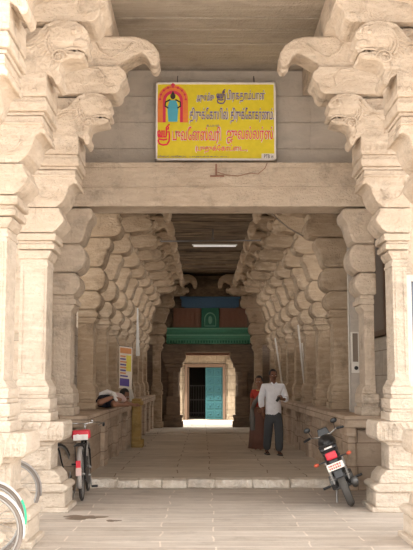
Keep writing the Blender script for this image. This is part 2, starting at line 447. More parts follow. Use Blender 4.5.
# ------------------------------------------------------------------ inner columns (C onward)
def inner_meshes(side, first=False, w=.28):
    """returns an Empty with parts; profile lumps step in towards the roof"""
    t = thing('corridor_column', '', 'column', (0, 0, 0), 0, 'stepped corbel columns of the corridor')
    S = -side
    def X(p): return S*p
    def P(mb, pts, y0, y1): mb.prism([(X(a), b) for a, b in pts], y0, y1)
    def B(mb, p0, p1, y0, y1, z0, z1): mb.box(min(X(p0), X(p1)), max(X(p0), X(p1)), y0, y1, z0, z1)
    D = .48; e = .2 if w > .2 else .03
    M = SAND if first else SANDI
    m = MB()
    B(m, -w-.05, .08, -.08, D+.06, 1.081, 1.20)
    B(m, -w-.03, .05, -.05, D+.04, 1.20, 1.25)
    B(m, -w-.04, .07, -.07, D+.05, 1.25, 1.40)
    P(m, [(-w, 1.40), (.06, 1.40), (.05, 1.46), (.0, 1.54), (-w, 1.54)], -.04, D+.03)
    m.build('base', M, t, bevel=.014)
    m = MB(); B(m, -w, 0, 0, D, 1.53, 2.62)
    B(m, -w+.03, -w+.045, -.01, 0, 1.62, 2.55); B(m, -.045, -.03, -.01, 0, 1.62, 2.55)
    m.build('shaft', M, t, bevel=.02)
    m = MB()
    P(m, [(-w, 2.61), (.0, 2.61), (.05, 2.68), (.05, 2.72), (-w, 2.72)], -.03, D+.03)
    B(m, -w, .08, -.06, D+.05, 2.72, 2.80)
    B(m, -w, .05, -.03, D+.03, 2.80, 2.86)
    m.build('capital', M, t, bevel=.014)
    m = MB()
    P(m, [(-w-e, 2.86), (.05, 2.86)] + arc(.04, 3.03, .10, .14, -60, 60, 6) + [(.06, 3.19), (-w-e, 3.19)], -.09, D+.08)
    m.build('cushion', M, t, bevel=.03, seg=3)
    m = MB()
    P(m, [(-w-e, 3.20), (.08, 3.20)] + arc(.09, 3.42, .12, .20, -60, 50, 6) + [(.13, 3.62), (-w-e, 3.62)], -.08, D+.08)
    m.build('lower_corbel', M, t, bevel=.03, seg=3)
    m = MB()
    P(m, [(-w-e, 3.63), (.10, 3.63), (.16, 3.68), (.20, 3.80), (.24, 3.95), (.30, 4.02), (.31, 4.12), (.28, 4.17), (-w-e, 4.17)], -.06, D+.06)
    m.build('middle_corbel', M, t, bevel=.03, seg=3)
    if not first:
        m = MB()
        P(m, [(-w-e, 4.18), (.24, 4.18)] + arc(.34, 4.36, .16, .17, -80, 60, 7) + [(.46, 4.62), (-w-e, 4.62)], -.08, D+.07)
        m.build('upper_corbel', M, t, bevel=.035, seg=3)
        m = MB()
        P(m, [(-w-e, 4.63), (.50, 4.63)] + arc(.72, 4.80, .20, .15, -110, 70, 8) + [(.86, 5.02), (-w-e, 5.02)], -.04, D+.04)
        m.ball((X(.93), .2, 4.82), .10, sc=(.9, 1.4, 1.1))
        m.build('rolled_corbel', M, t, bevel=.035, seg=3)
        m = MB()
        P(m, [(-w-e, 5.03), (.92, 5.03), (1.0, 5.10), (1.08, 5.12), (1.13, 5.04), (1.15, 4.93), (1.22, 4.86), (1.29, 4.93), (1.31, 5.08), (1.26, 5.24), (1.14, 5.34), (1.0, 5.40), (-w-e, 5.40)], .02, D-.04)
        m.build('bud_bracket', M, t, bevel=.05, seg=3)
    return t
CY = [13.4, 16.2, 18.4, 20.6, 22.8, 25.0, 27.2, 29.4, 31.4]
ords = ['', 'first', 'second', 'third', 'fourth', 'fifth', 'sixth', 'seventh', 'eighth']
ids = {(-1, 1): 'with an oval dark stain on its shaft', (-1, 2): 'behind the reclining person', (-1, 3): 'carrying the printed banner',
       (1, 1): 'beside the white switch box', (1, 4): 'with the white pipe standing against it'}
for side, sn in ((-1, 'left'), (1, 'right')):
    c = inner_meshes(side, True, .28 if side < 0 else .15); c.location = (side*HW+(.05 if side > 0 else 0), 13.4, 0)
    c['label'] = 'column under the %s end of the big lintel, at the mouth of the corridor' % sn
    c['group'] = 'columns under the lintel ends'
    proto = inner_meshes(side)
    for i, y in enumerate(CY[1:], 1):
        k = proto if i == 1 else copy_tree(proto)
        k.location = (side*HW, y, 0)
        ex = ids.get((side, i), 'with stepped brackets reaching the dark ceiling')
        k['label'] = 'stone column %s, %s behind the lintel column on the corridor\'s %s side' % (ex, ords[i], sn)
        k['group'] = 'stepped corbel columns of the corridor'

for side, sn in ((-1, 'left'), (1, 'right')):
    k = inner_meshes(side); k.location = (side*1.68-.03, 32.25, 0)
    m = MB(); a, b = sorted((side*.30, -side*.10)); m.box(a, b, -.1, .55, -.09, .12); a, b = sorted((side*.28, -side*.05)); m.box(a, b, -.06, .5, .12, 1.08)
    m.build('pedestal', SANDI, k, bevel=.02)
    k['label'] = 'last stone column on the %s, standing closer in against the painted cornice' % sn
    k['group'] = 'stepped corbel columns of the corridor'

# ------------------------------------------------------------------ lintel, walls, ceilings, floors
m = MB(); m.box(-2.55, 2.55, 13.36, 13.95, 4.20, 4.87)
m.box(-2.55, 2.55, 13.335, 13.4, 4.48, 4.50); m.box(-2.55, 2.55, 13.33, 13.4, 4.79, 4.87)
tag(m.build('stone_lintel', SAND, None, bevel=.015), 'long pale stone beam spanning the passage just below the yellow sign', 'beam')
m = MB(); m.box(-3.0, 3.0, 13.8, 14.0, 4.88, 6.47); struct(m.build('wall_back', PLAST))
m = MB()
for i in range(4): m.box(-3.0, 3.0, 13.77, 13.8, 5.2+i*.42, 5.205+i*.42)
for s in (-1, 1): m.box(s*1.52-.02, s*1.52+.02, 13.78, 13.8, 4.88, 6.47)
struct(m.build('trim_1', PLAST))
m = MB()
y = 5.4
while y < 13.9:
    d = random.uniform(.34, .62); z = random.uniform(0, .03)
    m.box(-7.5, 4.6, y, min(y+d-.01, 14.0), 6.47+z, 6.75); y += d
m.box(-7.5, 4.6, 5.4, 14.0, 6.7, 6.8)  # left overhang added to block sun patches on the porch floor
struct(m.build('ceiling', CEILP, bevel=.01))
OPZ0, OPZ1, SUNBLOCK_X = 2.7, 4.8, 5.7  # side wall openings added to bring daylight into the corridor
for s in (-1, 1):
    sn = 'left' if s < 0 else 'right'
    a, b = sorted((s*(HW-.78), s*(HW+.5)))
    m = MB(); m.box(a, b, 6.9, 13.8, 6.06, 6.47)
    tag(m.build('roof_beam', SAND, None, bevel=.02), 'stone roof beam resting on the bud brackets of the %s front columns' % sn, 'beam')
    # wall facing the camera beside column B
    a, b = sorted((s*(HW+.34 if s < 0 else HW+.19), s*5.5))
    m = MB(); m.box(a, b, 11.62, 11.9, 0, 6.47)
    struct(m.build('wall_front_%s' % sn, SANDW if s < 0 else SANDF))
    a, b = sorted((s*2.85, s*3.1))
    m = MB(); m.box(a, b, 11.9, 33.3, -.3, OPZ0); m.box(a, b, 11.9, 33.3, OPZ1, 5.39); m.box(a, b, 11.9, 14.1 if s < 0 else 16.78, OPZ0, OPZ1)
    if s < 0: m.box(a, b, 16.15, 16.73, OPZ0, OPZ1); m.box(a, b, 31.9, 33.3, OPZ0, OPZ1)
    for yy in CY[1:-1]: m.box(a, b, yy-.05, yy+.53, OPZ0, OPZ1)
    struct(m.build('wall_%s' % sn, SANDW))
    a, b = sorted((s*2.85, s*SUNBLOCK_X)); m = MB(); m.box(a, b, 13.9, 33.3, 5.4, 5.7); struct(m.build('ceiling_sunblock_%s' % sn, CEILP))  # unseen roof added to keep direct sun out of the side openings
    a, b = sorted((s*3.1, s*16)); m = MB(); m.box(a, b, 13.67, 60, -.6, -.3); struct(m.build('floor_bounce_%s' % sn, PAVE))  # unseen ground added to reflect daylight through the side openings
    # platform
    m = MB()
    a, b = sorted((s*2.0, s*2.84)); m.box(a, b, 13.42, 32.1, -.15, .90)
    for yy in CY:
        a, b = sorted((s*1.93, s*2.05)); m.box(a, b, yy-.08, yy+.52, -.15, .20); m.box(a, b, yy-.04, yy+.48, .2, .9)
        a, b = sorted((s*1.90, s*2.05)); m.box(a, b, yy-.1, yy+.54, .78, .9)
    p = m.build('stone_platform', PLIN, None, bevel=.015)
    tag(p, 'long raised stone ledge along the %s side of the corridor, under its columns' % sn, 'platform')
    m = MB()
    a, b = sorted((s*1.87, s*2.84)); m.box(a, b, 13.28, 32.1, .90, 1.08)
    m.build('top_slab', PLIN, p, bevel=.03)
# relief strip on the left front wall
m = MB()
for z0, z1 in ((1.15, 1.5), (1.6, 2.1), (2.2, 2.75), (2.9, 3.3), (3.4, 4.1)):
    m.box(-2.62, -2.53, 11.58, 11.62, z0, z1)
    m.box(-2.90, -2.68, 11.58, 11.62, z0, z1)
struct(m.build('trim_2', SANDF, bevel=.01))
# window right edge
m = MB()
for q in ((2.42, 2.50, 1.30, 2.95), (3.4, 3.48, 1.30, 2.95), (2.50, 3.4, 2.87, 2.95), (2.50, 3.4, 1.30, 1.38)):
    m.box(q[0], q[1], 11.55, 11.64, q[2], q[3])
w1 = struct(m.build('window_1', WPLAS, bevel=.006))
m = MB(); m.box(2.50, 3.40, 11.60, 11.63, 1.38, 2.87); m.build('pane', GLASS, w1)
# ceiling corridor
m = MB(); y = 13.95
while y < 33.2:
    d = random.uniform(.45, .95); z = random.uniform(0, .07)
    m.box(-3.0, 3.0, y, min(y+d-.015, 33.3), 5.40+z, 5.75); y += d
m.box(-3.0, 3.0, 13.95, 33.3, 5.7, 5.8)
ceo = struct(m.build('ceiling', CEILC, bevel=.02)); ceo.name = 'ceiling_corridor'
# floors
m = MB(); m.box(-16, 16, -14, 13.67, -.3, 0); struct(m.build('floor', PAVE))
m = MB(); m.prism([(13.66, .118), (33.2, -.10), (33.2, -.5), (13.66, -.5)], -2.9, 2.9, 'x'); struct(m.build('floor_corridor', FLOOR))
m = MB(); m.box(-6, 6, 33.15, 44.5, -.5, -.14); struct(m.build('floor_courtyard', FLOOR))
m = MB()
x = -1.88
while x < 1.88:
    d = random.uniform(.25, .7); e = min(x+d-.003, 1.88)
    if e > x: m.box(x, e, 13.58+random.uniform(0, .07), 13.95, .001, .125+random.uniform(-.015, .012))
    x += d
st = m.build('stone_step', KERB, None, bevel=.03, seg=3)
tag(st, 'low pale worn stone step crossing the passage floor from ledge to ledge', 'step')
m = MB()
m.box(-1.95, 1.95, 28.0, 28.35, -.1, .0); 
tag(m.build('threshold_stone', FLOOR, None, bevel=.02), 'low dark threshold across the far end of the corridor floor', 'threshold')

# ------------------------------------------------------------------ far portal
Y = 33.0
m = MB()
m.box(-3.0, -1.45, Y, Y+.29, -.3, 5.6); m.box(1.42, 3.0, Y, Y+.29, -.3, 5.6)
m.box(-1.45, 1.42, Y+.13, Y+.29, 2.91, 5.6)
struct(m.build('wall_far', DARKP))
m = MB(); m.box(-1.5, 1.5, Y-.2, Y+.11, 4.64, 5.39)
tag(m.build('stone_beam', CEILC, None, bevel=.03), 'dark brown beam above the blue band at the corridor end', 'beam')
t = thing('painted_frieze', 'painted frieze with a blue band over brown panels and a green niche, corridor end', 'frieze', (.07, Y, 3.5))
m = MB(); m.box(-1.05, 1.05, -.16, .1, .76, 1.13); m.box(-1.1, 1.1, -.2, .1, 1.06, 1.13); m.box(-.95, .95, -.19, .1, .72, .78)
m.build('blue_band', BLUEP, t, bevel=.01)
m = MB()
for s in (-1, 1):
    m.box(min(s*.35, s*1.35), max(s*.35, s*1.35), -.02, .1, .02, .72)
    for k in range(5): m.box(s*(.5+k*.18)-.045, s*(.5+k*.18)+.045, -.06, .0, .06, .62)
split(m, 'brown_panel', BRNP, t, side_key, bevel=.01)
m = MB(); m.box(-.32, .32, -.08, .1, .0, .76); m.build('green_niche', GRND, t, bevel=.01)
m = MB(); m.tube([(a, -.09, b) for a, b in arc(0, .3, .2, .24, 0, 180)]+[(-.2, -.09, .06), (.2, -.09, .06)], .025, 6, closed=True); m.ball((0, -.09, .28), .10, sc=(.8, .5, 1.5))
m.build('niche_arch', LGRN, t)
t = thing('green_cornice', 'bright green painted cornice with toothed lower edge above the far doorway', 'cornice', (0, Y, 2.9))
m = MB(); m.prism([(-.002, .0), (-.12, .0), (-.30, .08), (-.34, .16), (-.25, .22), (-.20, .36), (-.10, .42), (-.10, .50), (-.16, .52), (-.16, .60), (-.002, .60)], -1.52, 1.52, 'x')
m.build('moulding', GRNP, t, bevel=.01)
m = MB()
for k in range(30):
    x = -1.46+k*.1; m.box(x-.02, x+.03, -.36, -.30, .03, .12)
m.build('tooth_row', GRND, t)
m = MB(); m.box(-1.52, 1.52, -.24, -.18, .30, .335); m.box(-1.52, 1.52, -.185, -.14, .54, .575); m.build('pale_stripe', LGRN, t)
m = MB(); m.box(-1.75, 1.7, Y-.1, Y+.4, 2.60, 2.90)
lo = m.build('portal_lintel', DARKP, None, bevel=.02); tag(lo, 'dark stone beam under the green cornice, framing the top of the far doorway', 'beam')
m = MB(); m.box(-1.1, 1.1, Y+.4, Y+.7, 2.50, 2.75)
tag(m.build('inner_beam', BRNP, None, bevel=.02), 'reddish brown beam seen just below the dark portal beam', 'beam')
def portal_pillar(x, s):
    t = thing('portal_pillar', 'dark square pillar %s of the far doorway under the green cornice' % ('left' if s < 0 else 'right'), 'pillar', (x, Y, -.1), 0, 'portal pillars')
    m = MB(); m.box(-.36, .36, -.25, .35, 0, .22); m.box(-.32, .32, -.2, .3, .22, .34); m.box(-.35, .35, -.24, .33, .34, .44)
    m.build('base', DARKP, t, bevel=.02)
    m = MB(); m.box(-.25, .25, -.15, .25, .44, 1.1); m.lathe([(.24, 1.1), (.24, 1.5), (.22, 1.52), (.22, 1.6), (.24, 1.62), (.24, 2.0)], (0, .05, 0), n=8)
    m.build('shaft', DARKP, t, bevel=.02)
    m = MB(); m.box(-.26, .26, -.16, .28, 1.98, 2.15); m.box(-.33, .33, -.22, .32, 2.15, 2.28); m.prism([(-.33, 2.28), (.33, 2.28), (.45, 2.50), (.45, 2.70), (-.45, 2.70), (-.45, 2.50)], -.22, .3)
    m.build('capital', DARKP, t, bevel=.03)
portal_pillar(-1.27, -1); portal_pillar(1.24, 1)

# ------------------------------------------------------------------ courtyard door wall
YD = 40.0
m = MB()
m.box(-6, -1.0, YD, YD+.5, -.3, 3.9); m.box(.8, 6, YD, YD+.5, -.3, 3.9); m.box(-1.0, .8, YD, YD+.5, 2.32, 3.9)
m.box(-1.9, -1.35, YD-.12, YD, 1.0, 1.15)
for s, x in ((-1, -1.25), (1, 1.05)):
    m.box(x-.16, x+.16, YD-.10, YD, -.14, 2.5); m.box(x-.22, x+.22, YD-.16, YD, 2.3, 2.5); m.box(x-.2, x+.2, YD-.14, YD, -.14, .1)
struct(m.build('wall_courtyard', FARW, bevel=.015))
m = MB(); m.prism([(YD-.95, 2.78), (YD-.95, 2.86), (YD-.5, 3.05), (YD+.1, 3.1), (YD+.1, 2.85)], -6, 6, 'x')
struct(m.build('trim_3', FARW, bevel=.01))
for s in (-1, 1):
    a, b = sorted((s*5.4, s*6)); m = MB(); m.box(a, b, 33.4, 45, -.3, 3.6); struct(m.build('wall_yard_%s' % ('left' if s < 0 else 'right'), FARW))
m = MB(); m.box(-6, 6, 44.3, 44.6, -.3, 3.9); struct(m.build('wall_behind_door', WOODD))
m = MB(); m.box(-6, 6, 40.5, 44.6, 3.8, 3.95); struct(m.build('ceiling_behind_door', WOODD))
t = thing('far_door', 'tall door in the courtyard wall with one teal leaf closed and the other open', 'door', (-.10, YD, -.14))
m = MB(); m.box(-.9, -.78, -.06, .3, 0, 2.45); m.box(.78, .90, -.06, .3, 0, 2.45); m.box(-.78, .78, -.06, .3, 2.30, 2.45)
m.build('door_frame', WOOD, t, bevel=.01)
m = MB(); m.box(0.02, .78, .02, .10, .03, 2.29); lf = m.build('door_leaf', TEALD, t, bevel=.006); lf['label'] = 'closed teal leaf with studded panels'
m = MB()
for z in range(6):
    for x in range(2): m.box(.08+x*.35, .38+x*.35, -.0, .03, .12+z*.36, .40+z*.36)
split(m, 'panel', TEALK, lf, bevel=.01)
m = MB()
for z in range(6):
    for x in range(2): m.ball((.23+x*.35, -.005, .26+z*.36), .035, 8)
split(m, 'stud', TEALD, lf, smooth=True)
m = MB(); m.box(-.77, -.71, .1, .85, .03, 2.29); ol = m.build('door_leaf', WOOD, t, bevel=.01); ol['label'] = 'dark leaf folded back inwards'
m = MB()
for k in range(6): m.box(-.66+k*.12, -.64+k*.12, 2.2, 2.22, .05, 1.5)
for z in (.2, .8, 1.45): m.box(-.7, .0, 2.18, 2.2, z, z+.05)
m.build('inner_grille', ROD, t)

# ------------------------------------------------------------------ yellow sign
def font_mesh(txt, off=0):
    cu = bpy.data.curves.new('t', 'FONT'); cu.body = txt; cu.size = 1; cu.resolution_u = 3; cu.offset = off
    o = bpy.data.objects.new('t', cu); C.objects.link(o)
    dg = bpy.context.evaluated_depsgraph_get(); dg.update()
    me = bpy.data.meshes.new_from_object(o.evaluated_get(dg))
    bpy.data.objects.remove(o)
    return me
def lettering(txt, x0, x1, z0, z1, y, material, parent, name='lettering', halo=True):
    if halo and z1-z0 > .08:
        g_ = .012; lettering(txt, x0-g_, x1+g_, z0-g_, z1+g_, y+.0045, WHT, parent, 'letter_outline', halo=False)
    me = font_mesh(txt, .0 if halo else .022)
    if not me.vertices: return None
    xs = [v.co.x for v in me.vertices]; ys = [v.co.y for v in me.vertices]
    ax, bx, ay, by = min(xs), max(xs), min(ys), max(ys)
    for v in me.vertices:
        v.co = (x0+(v.co.x-ax)/(bx-ax)*(x1-x0), y, z0+(v.co.y-ay)/(by-ay)*(z1-z0))
    me.materials.clear(); me.materials.append(material)
    o = bpy.data.objects.new(name, me); C.objects.link(o); o.parent = parent
    s = o.modifiers.new('t', 'SOLIDIFY'); s.thickness = .003; s.offset = 0
    return o
SY = 13.62
x0, z1 = un(156, 83, SY); x1, z0 = un(276, 161, SY)
sc = (x1-x0)/120; cx = (x0+x1)/2
sg = thing('jewellers_sign', 'large yellow signboard with Tamil lettering hanging above the stone lintel', 'sign', (cx, SY, z0))
W = (x1-x0)/2; H = z1-z0
def sx(px): return (px-216)*sc
def sz(py): return (161-py)/78*H
m = MB(); m.box(-W+.02, W-.02, -.02, .02, .02, H-.02); m.build('panel', YEL, sg)
m = MB(); m.box(-W, W, -.035, .03, 0, .035); m.box(-W, W, -.035, .03, H-.03, H); m.box(-W, -W+.028, -.035, .03, 0, H); m.box(W-.028, W, -.035, .03, 0, H)
m.build('frame', WHT, sg, bevel=.004)
m = MB()
for x in (-.6, .6): m.tube([(x, 0, H-.02), (x, .12, H+.15)], .008, 6)
split(m, 'hanging_wire', ROD, sg)
m = MB()   # back braces joining the board to the wall
m.box(-.62, -.58, .02, .18, .1, H-.1); m.box(.58, .62, .02, .18, .1, H-.1); split(m, 'back_brace', ROD, sg)
FY = -.026
# Noto glyphs are unshaped here: pre-base vowel signs are typed before their consonant
lettering('அருள்மிகு', sx(197), sx(214), sz(103), sz(93.5), FY, VIO, sg)
def sri(x0, x1, z0, z1, material):
    """the Tamil 'sri' ligature drawn as strokes in its box"""
    def q(a, b): return (x0+(x1-x0)*a, FY, z0+(z1-z0)*b)
    th = (z1-z0)*.04
    m = MB()
    m.tube([q(*p) for p in ((.02, .45), (.02, .66), (.12, .72), (.20, .62), (.20, .40), (.12, .36), (.06, .44), (.12, .52))], th, 6)
    m.tube([q(*p) for p in ((.20, .40), (.30, .40), (.36, .48), (.36, .70), (.52, .70), (.52, .40), (.36, .40))], th, 6)
    m.tube([q(*p) for p in ((.52, .40), (.68, .40), (.72, .50), (.72, .84), (.80, .92), (.90, .84), (.84, .74))], th, 6)
    m.tube([q(*p) for p in ((.80, .62), (.94, .66), (.98, .44), (.95, .20), (.78, .05), (.45, .02), (.15, .08), (.04, .22), (.14, .30), (.50, .26), (.80, .30))], th, 6)
    m.tube([q(*p) for p in ((.84, .92), (.92, 1.0), (1.0, .96))], th*.8, 6)
    m.build('lettering', material, sg)
sri(sx(217), sx(225.5), sz(104.5), sz(90), VIO)
lettering('பிரகதாம்பாள்', sx(227), sx(265), sz(103.5), sz(90.5), FY, VIO, sg)
lettering('திருக்ேகாயில்', sx(190), sx(228), sz(124), sz(108.5), FY, VIO, sg)
lettering('திருக்ேகாகர்ணம்.', sx(231), sx(274), sz(124), sz(108.5), FY, VIO, sg)
lettering('உபயம்', sx(207), sx(219), sz(127.3), sz(124.6), FY, VIO, sg)
sri(sx(158), sx(170), sz(146), sz(125), SRED)
lettering('புவேனஸ்வரி', sx(173), sx(220.5), sz(144), sz(127.5), FY, SRED, sg)
lettering('ஜுவல்லர்ஸ்', sx(227), sx(273), sz(144), sz(127.5), FY, SRED, sg)
lettering('(புதுக்ேகாட்ைட..,', sx(196), sx(247), sz(153), sz(145.5), FY, SRED, sg)
lettering('பிரிண்ட்ஸ் புதுக்ேகாட்ைட', sx(158), sx(187), sz(158.5), sz(155.8), FY, VIO, sg)
lettering('புதுக்ேகாட்ைட', sx(190), sx(229), sz(158), sz(156.2), FY, VIO, sg)
m = MB(); m.box(sx(261.5), sx(274.5), -.027, -.02, sz(159.5), sz(154)); m.build('maker_tag', WHT, sg)
lettering('PTB in', sx(264), sx(273), sz(158.6), sz(155), FY-.004, BLACK, sg)
# shrine picture: plain arch with a standing blue-robed figure
pic = MB()
ac = (sx(173), sz(100))
pic.prism([(ac[0]+(a*.235), ac[1]+b*.23) for a, b in arc(0, 0, 1, 1, 0, 180, 16)]+[(ac[0]-.235, sz(123)), (ac[0]+.235, sz(123))], -.026, -.02)
pc = pic.build('picture', ORNG, sg)
m = MB(); m.prism([(ac[0]+a*.155, ac[1]-.02+b*.16) for a, b in arc(0, 0, 1, 1, 0, 180, 14)]+[(ac[0]-.155, sz(123)), (ac[0]+.155, sz(123))], -.029, -.022); m.build('inner_arch', PINK, pc)
m = MB(); m.prism([(ac[0]+a*.11, ac[1]-.03+b*.12) for a, b in arc(0, 0, 1, 1, 0, 180, 14)]+[(ac[0]-.11, sz(123)), (ac[0]+.11, sz(123))], -.031, -.024); m.build('niche_field', YEL, pc)
m = MB(); m.prism([(ac[0]-.07, sz(122.5)), (ac[0]+.07, sz(122.5)), (ac[0]+.085, sz(108)), (ac[0]+.05, sz(101)), (ac[0]-.05, sz(101)), (ac[0]-.085, sz(108))], -.034, -.026); m.build('robe', SKYB, pc)
m = MB(); m.ball((ac[0], -.03, sz(97)), .042, 12, (1, .2, 1.2)); m.prism([(ac[0]-.028, sz(95)), (ac[0]+.028, sz(95)), (ac[0], sz(91.5))], -.034, -.026)
for s in (-1, 1): m.tube([(ac[0]+s*.04, -.032, sz(100.5)), (ac[0]+s*.115, -.032, sz(103)), (ac[0]+s*.12, -.032, sz(107)), (ac[0]+s*.07, -.032, sz(109))], .013, 6)
m.build('figure', DRKF, pc)
m = MB()
for k in range(9):
    a = R(180*k/8); m.ball((ac[0]+.2*math.cos(a), -.027, ac[1]+.2*math.sin(a)), .018, 8, (1, .3, 1))
m.ball((ac[0], -.027, ac[1]+.24), .035, 8, (1, .3, 1)); m.tube([(ac[0]+.2*math.cos(R(q)), -.026, ac[1]+.2*math.sin(R(q))) for q in range(0, 181, 15)], .006, 5); m.build('arch_ornament', PINK, pc)

# ------------------------------------------------------------------ small fixtures
def wall_board():
    t = thing('notice_board', 'tall dark brown framed board on the right wall behind the slim column', 'board', (2.83, 15.6, 2.33))
    m = MB(); m.box(-.05, .0, -1.1, 1.1, 0, 2.1); m.build('board', BOARD, t)
    m = MB(); m.box(-.09, .0, -1.1, 1.1, 0, .09); m.box(-.09, .0, -1.1, 1.1, 2.02, 2.1); m.box(-.09, 0, -1.1, -1.02, .09, 2.02); m.box(-.09, 0, 1.02, 1.1, .09, 2.02); m.build('frame', WOOD, t, bevel=.006)
wall_board()
def px_thing(px, py, Y): x, z = un(px, py, Y); return x, z
# switch box + conduit on the pillar side between columns
x, z = px_thing(356, 368, 15.2)
m = MB(); m.box(2.21, 2.40, 14.7, 14.9, 1.08, 5.39)
tag(m.build('plastered_pier', PLAST, None, bevel=.02), 'plain narrow plastered pier behind the right lintel column carrying the switch box', 'pier')
def fx(px, y=14.66): return un(px, 380, y)[0]
def fz(py, y=14.66): return un(206, py, y)[1]
t = thing('switch_box', 'small white electrical box with a round socket low on the right pier', 'electrical box', (fx(356), 14.66, fz(373)))
m = MB(); m.box(-.065, .065, -.05, .04, 0, .16); m.build('box', WPLAS, t, bevel=.01)
m = MB(); m.lathe([(.032, -.062), (.032, -.045)], (0, 0, .08), 'y', 14); m.build('socket', BLACK, t)
t = thing('meter_board', 'narrow pale framed recess board above the small switch box', 'electrical board', (fx(356), 14.68, fz(363)))
m = MB(); hh = fz(332)-fz(363)
m.box(-.07, -.045, -.04, .02, 0, hh); m.box(.045, .07, -.04, .02, 0, hh); m.box(-.045, .045, -.04, .02, hh-.02, hh); m.box(-.045, .045, -.04, .02, 0, .02); m.build('frame', WPLAS, t, bevel=.004)
m = MB(); m.box(-.045, .045, -.01, .02, .02, hh-.02); m.build('back', BOARD, t)
m = MB(); m.tube([(fx(349.5), 14.66, 1.09), (fx(349.5), 14.66, 3.6)], .010, 8)
tag(m.build('conduit_pipe', WPLAS, None, smooth=True), 'thin pale wiring conduit running up the right pier past the switch box', 'conduit')
# cable from lintel to column
a = un(266, 208, 15.0); b = un(303, 236, 16.1)
pts = []
for i in range(13):
    f = i/12; pts.append((a[0]+(b[0]-a[0])*f, 15+1.1*f, a[1]+(b[1]-a[1])*f-.05*math.sin(PI*f)))
pts = [(a[0]-.02, 14.6, a[1]+.12), (a[0]-.02, 14.8, a[1]+.08)]+pts
m = MB(); m.tube(pts, .013, 6); tag(m.build('sagging_cable', WIRE, None, smooth=True), 'pale cable slanting down from the lintel to the first right corridor column', 'cable')
# cross rod + tube lamp
a = un(157, 241, 20.5); b = un(268, 240, 20.5)
m = MB(); m.tube([(-1.18, 20.55, a[1]), (1.15, 20.55, b[1])], .018, 8)
tag(m.build('cross_rod', ROD, None, smooth=True), 'thin iron rod spanning the corridor between bracket tips below the ceiling', 'rod')
a = un(192, 245, 20.5); b = un(237, 243, 20.5)
t = thing('tube_lamp', 'slim white fluorescent tube lamp hung under the iron cross rod', 'lamp', ((a[0]+b[0])/2, 20.5, a[1]-.03))
h = (b[0]-a[0])/2
m = MB(); m.box(-h, h, -.02, .02, .02, .05); m.build('batten', WMETAL, t, bevel=.004)
m = MB(); m.tube([(-h+.03, 0, .005), (h-.03, 0, .005)], .015, 10); m.build('tube', TUBE, t, smooth=True)
m = MB()
for x in (-h*.6, h*.6): m.tube([(x, .0, .05), (x, .05, .13)], .004, 5)
split(m, 'hanger', ROD, t)
# teal painted boss on the ceiling
a = un(201, 211, 17.3); b = un(221, 222, 17.3)
m = MB(); m.prism([(-.22, .12), (-.17, 0), (.17, 0), (.22, .12), (.22, .36), (-.22, .36)], -.12, .12)
t = m.build('ceiling_boss', TEALP, None, bevel=.02); t.location = (.02, 17.6, 5.05)
tag(t, 'pale teal painted block hanging from the ceiling just behind the lintel', 'ceiling block')
m = MB(); m.prism([(.0, .0), (.05, -.12), (.08, 0)], -.03, .03); m.tube([(.04, 0, -.01), (.04, 0, .22)], .02, 8)
t = m.build('ceiling_hook', ROD, None); t.location = (.02, 22.8, 5.22); tag(t, 'small dark hook hanging from the middle of the corridor ceiling', 'hook')
# rusty bracket and wire on the lintel face under the sign
def lp(px, py): q = un(px, py, 13.32); return (q[0], 13.322, q[1])
m = MB(); m.tube([lp(216, 164), lp(216, 176)], .014, 6); m.tube([lp(210, 176), lp(224, 176)], .014, 6)
tag(m.build('iron_bracket', BRNP, None), 'small rusty iron bracket on the lintel face below the middle of the sign', 'bracket')
m = MB(); m.tube([lp(217, 172), lp(226, 175), lp(238, 176), lp(250, 173), lp(258, 174), lp(265, 168), lp(267, 163)], .006, 5)
tag(m.build('thin_wire', BRNP, None, smooth=True), 'thin brown wire drooping along the lintel right of the rusty bracket', 'wire')
# white pipes on the right
def pole(p0, y0, p1, y1, r, name, label, cat, ma=WPLAS):
    a = un(p0[0], p0[1], y0); b = un(p1[0], p1[1], y1)
    m = MB(); m.tube([(a[0], y0, a[1]), (b[0], y1, b[1])], r, 10)
    o = m.build(name, ma, None, smooth=True); return tag(o, label, cat)
pole((298, 325), 21.6, (306, 400.5), 21.3, .022, 'white_pole', 'long white pole leaning against the fourth right corridor column', 'pole')
pole((302, 343), 21.5, (308, 400.5), 21.25, .014, 'thin_rod', 'thin pale rod leaning beside the long white pole on the right', 'rod')
pole((275, 338), 27.2, (284, 396), 26.9, .025, 'white_pole', 'white pole standing further back, just above the walking man\'s head', 'pole')
# left hanging lamp tube and leaning board
t = thing('hanging_lamp', 'long white lamp casing hanging upright beside the left banner', 'lamp', (un(137, 356, 20.3)[0], 20.3, un(137, 356, 20.3)[1]))
L = un(137, 308, 20.3)[1]-un(137, 356, 20.3)[1]
m = MB(); m.prism([(-.02, 0), (.06, 0), (.02, L), (-.01, L)], -.03, .03); m.build('casing', WMETAL, t, bevel=.005)
m = MB(); m.box(.012, .03, -.035, -.028, .03, L*.9); m.build('tube', WPLAS, t)
bx, bz = un(134, 411, 19.4)
m = MB(); m.box(-.055, .055, -.015, .015, 0, .52)
o = m.build('leaning_plank', WPLAS, None, bevel=.004); o.location = (-1.91, 22.2, 1.098); o.rotation_euler = (0, R(-15), 0)
tag(o, 'white plank leaning on the left ledge just beyond the banner', 'plank')
# ochre block
m = MB(); m.box(-1.86, -1.66, 21.35, 21.85, .02, 1.16); m.box(-1.86, -1.62, 21.3, 21.9, 1.0, 1.1); m.box(-1.86, -1.60, 21.28, 21.92, .02, .2)
bm_ = m; o = bm_.build('ochre_block', YELB, None, bevel=.02); tag(o, 'ochre painted stone block at the ledge edge beyond the reclining person', 'block')
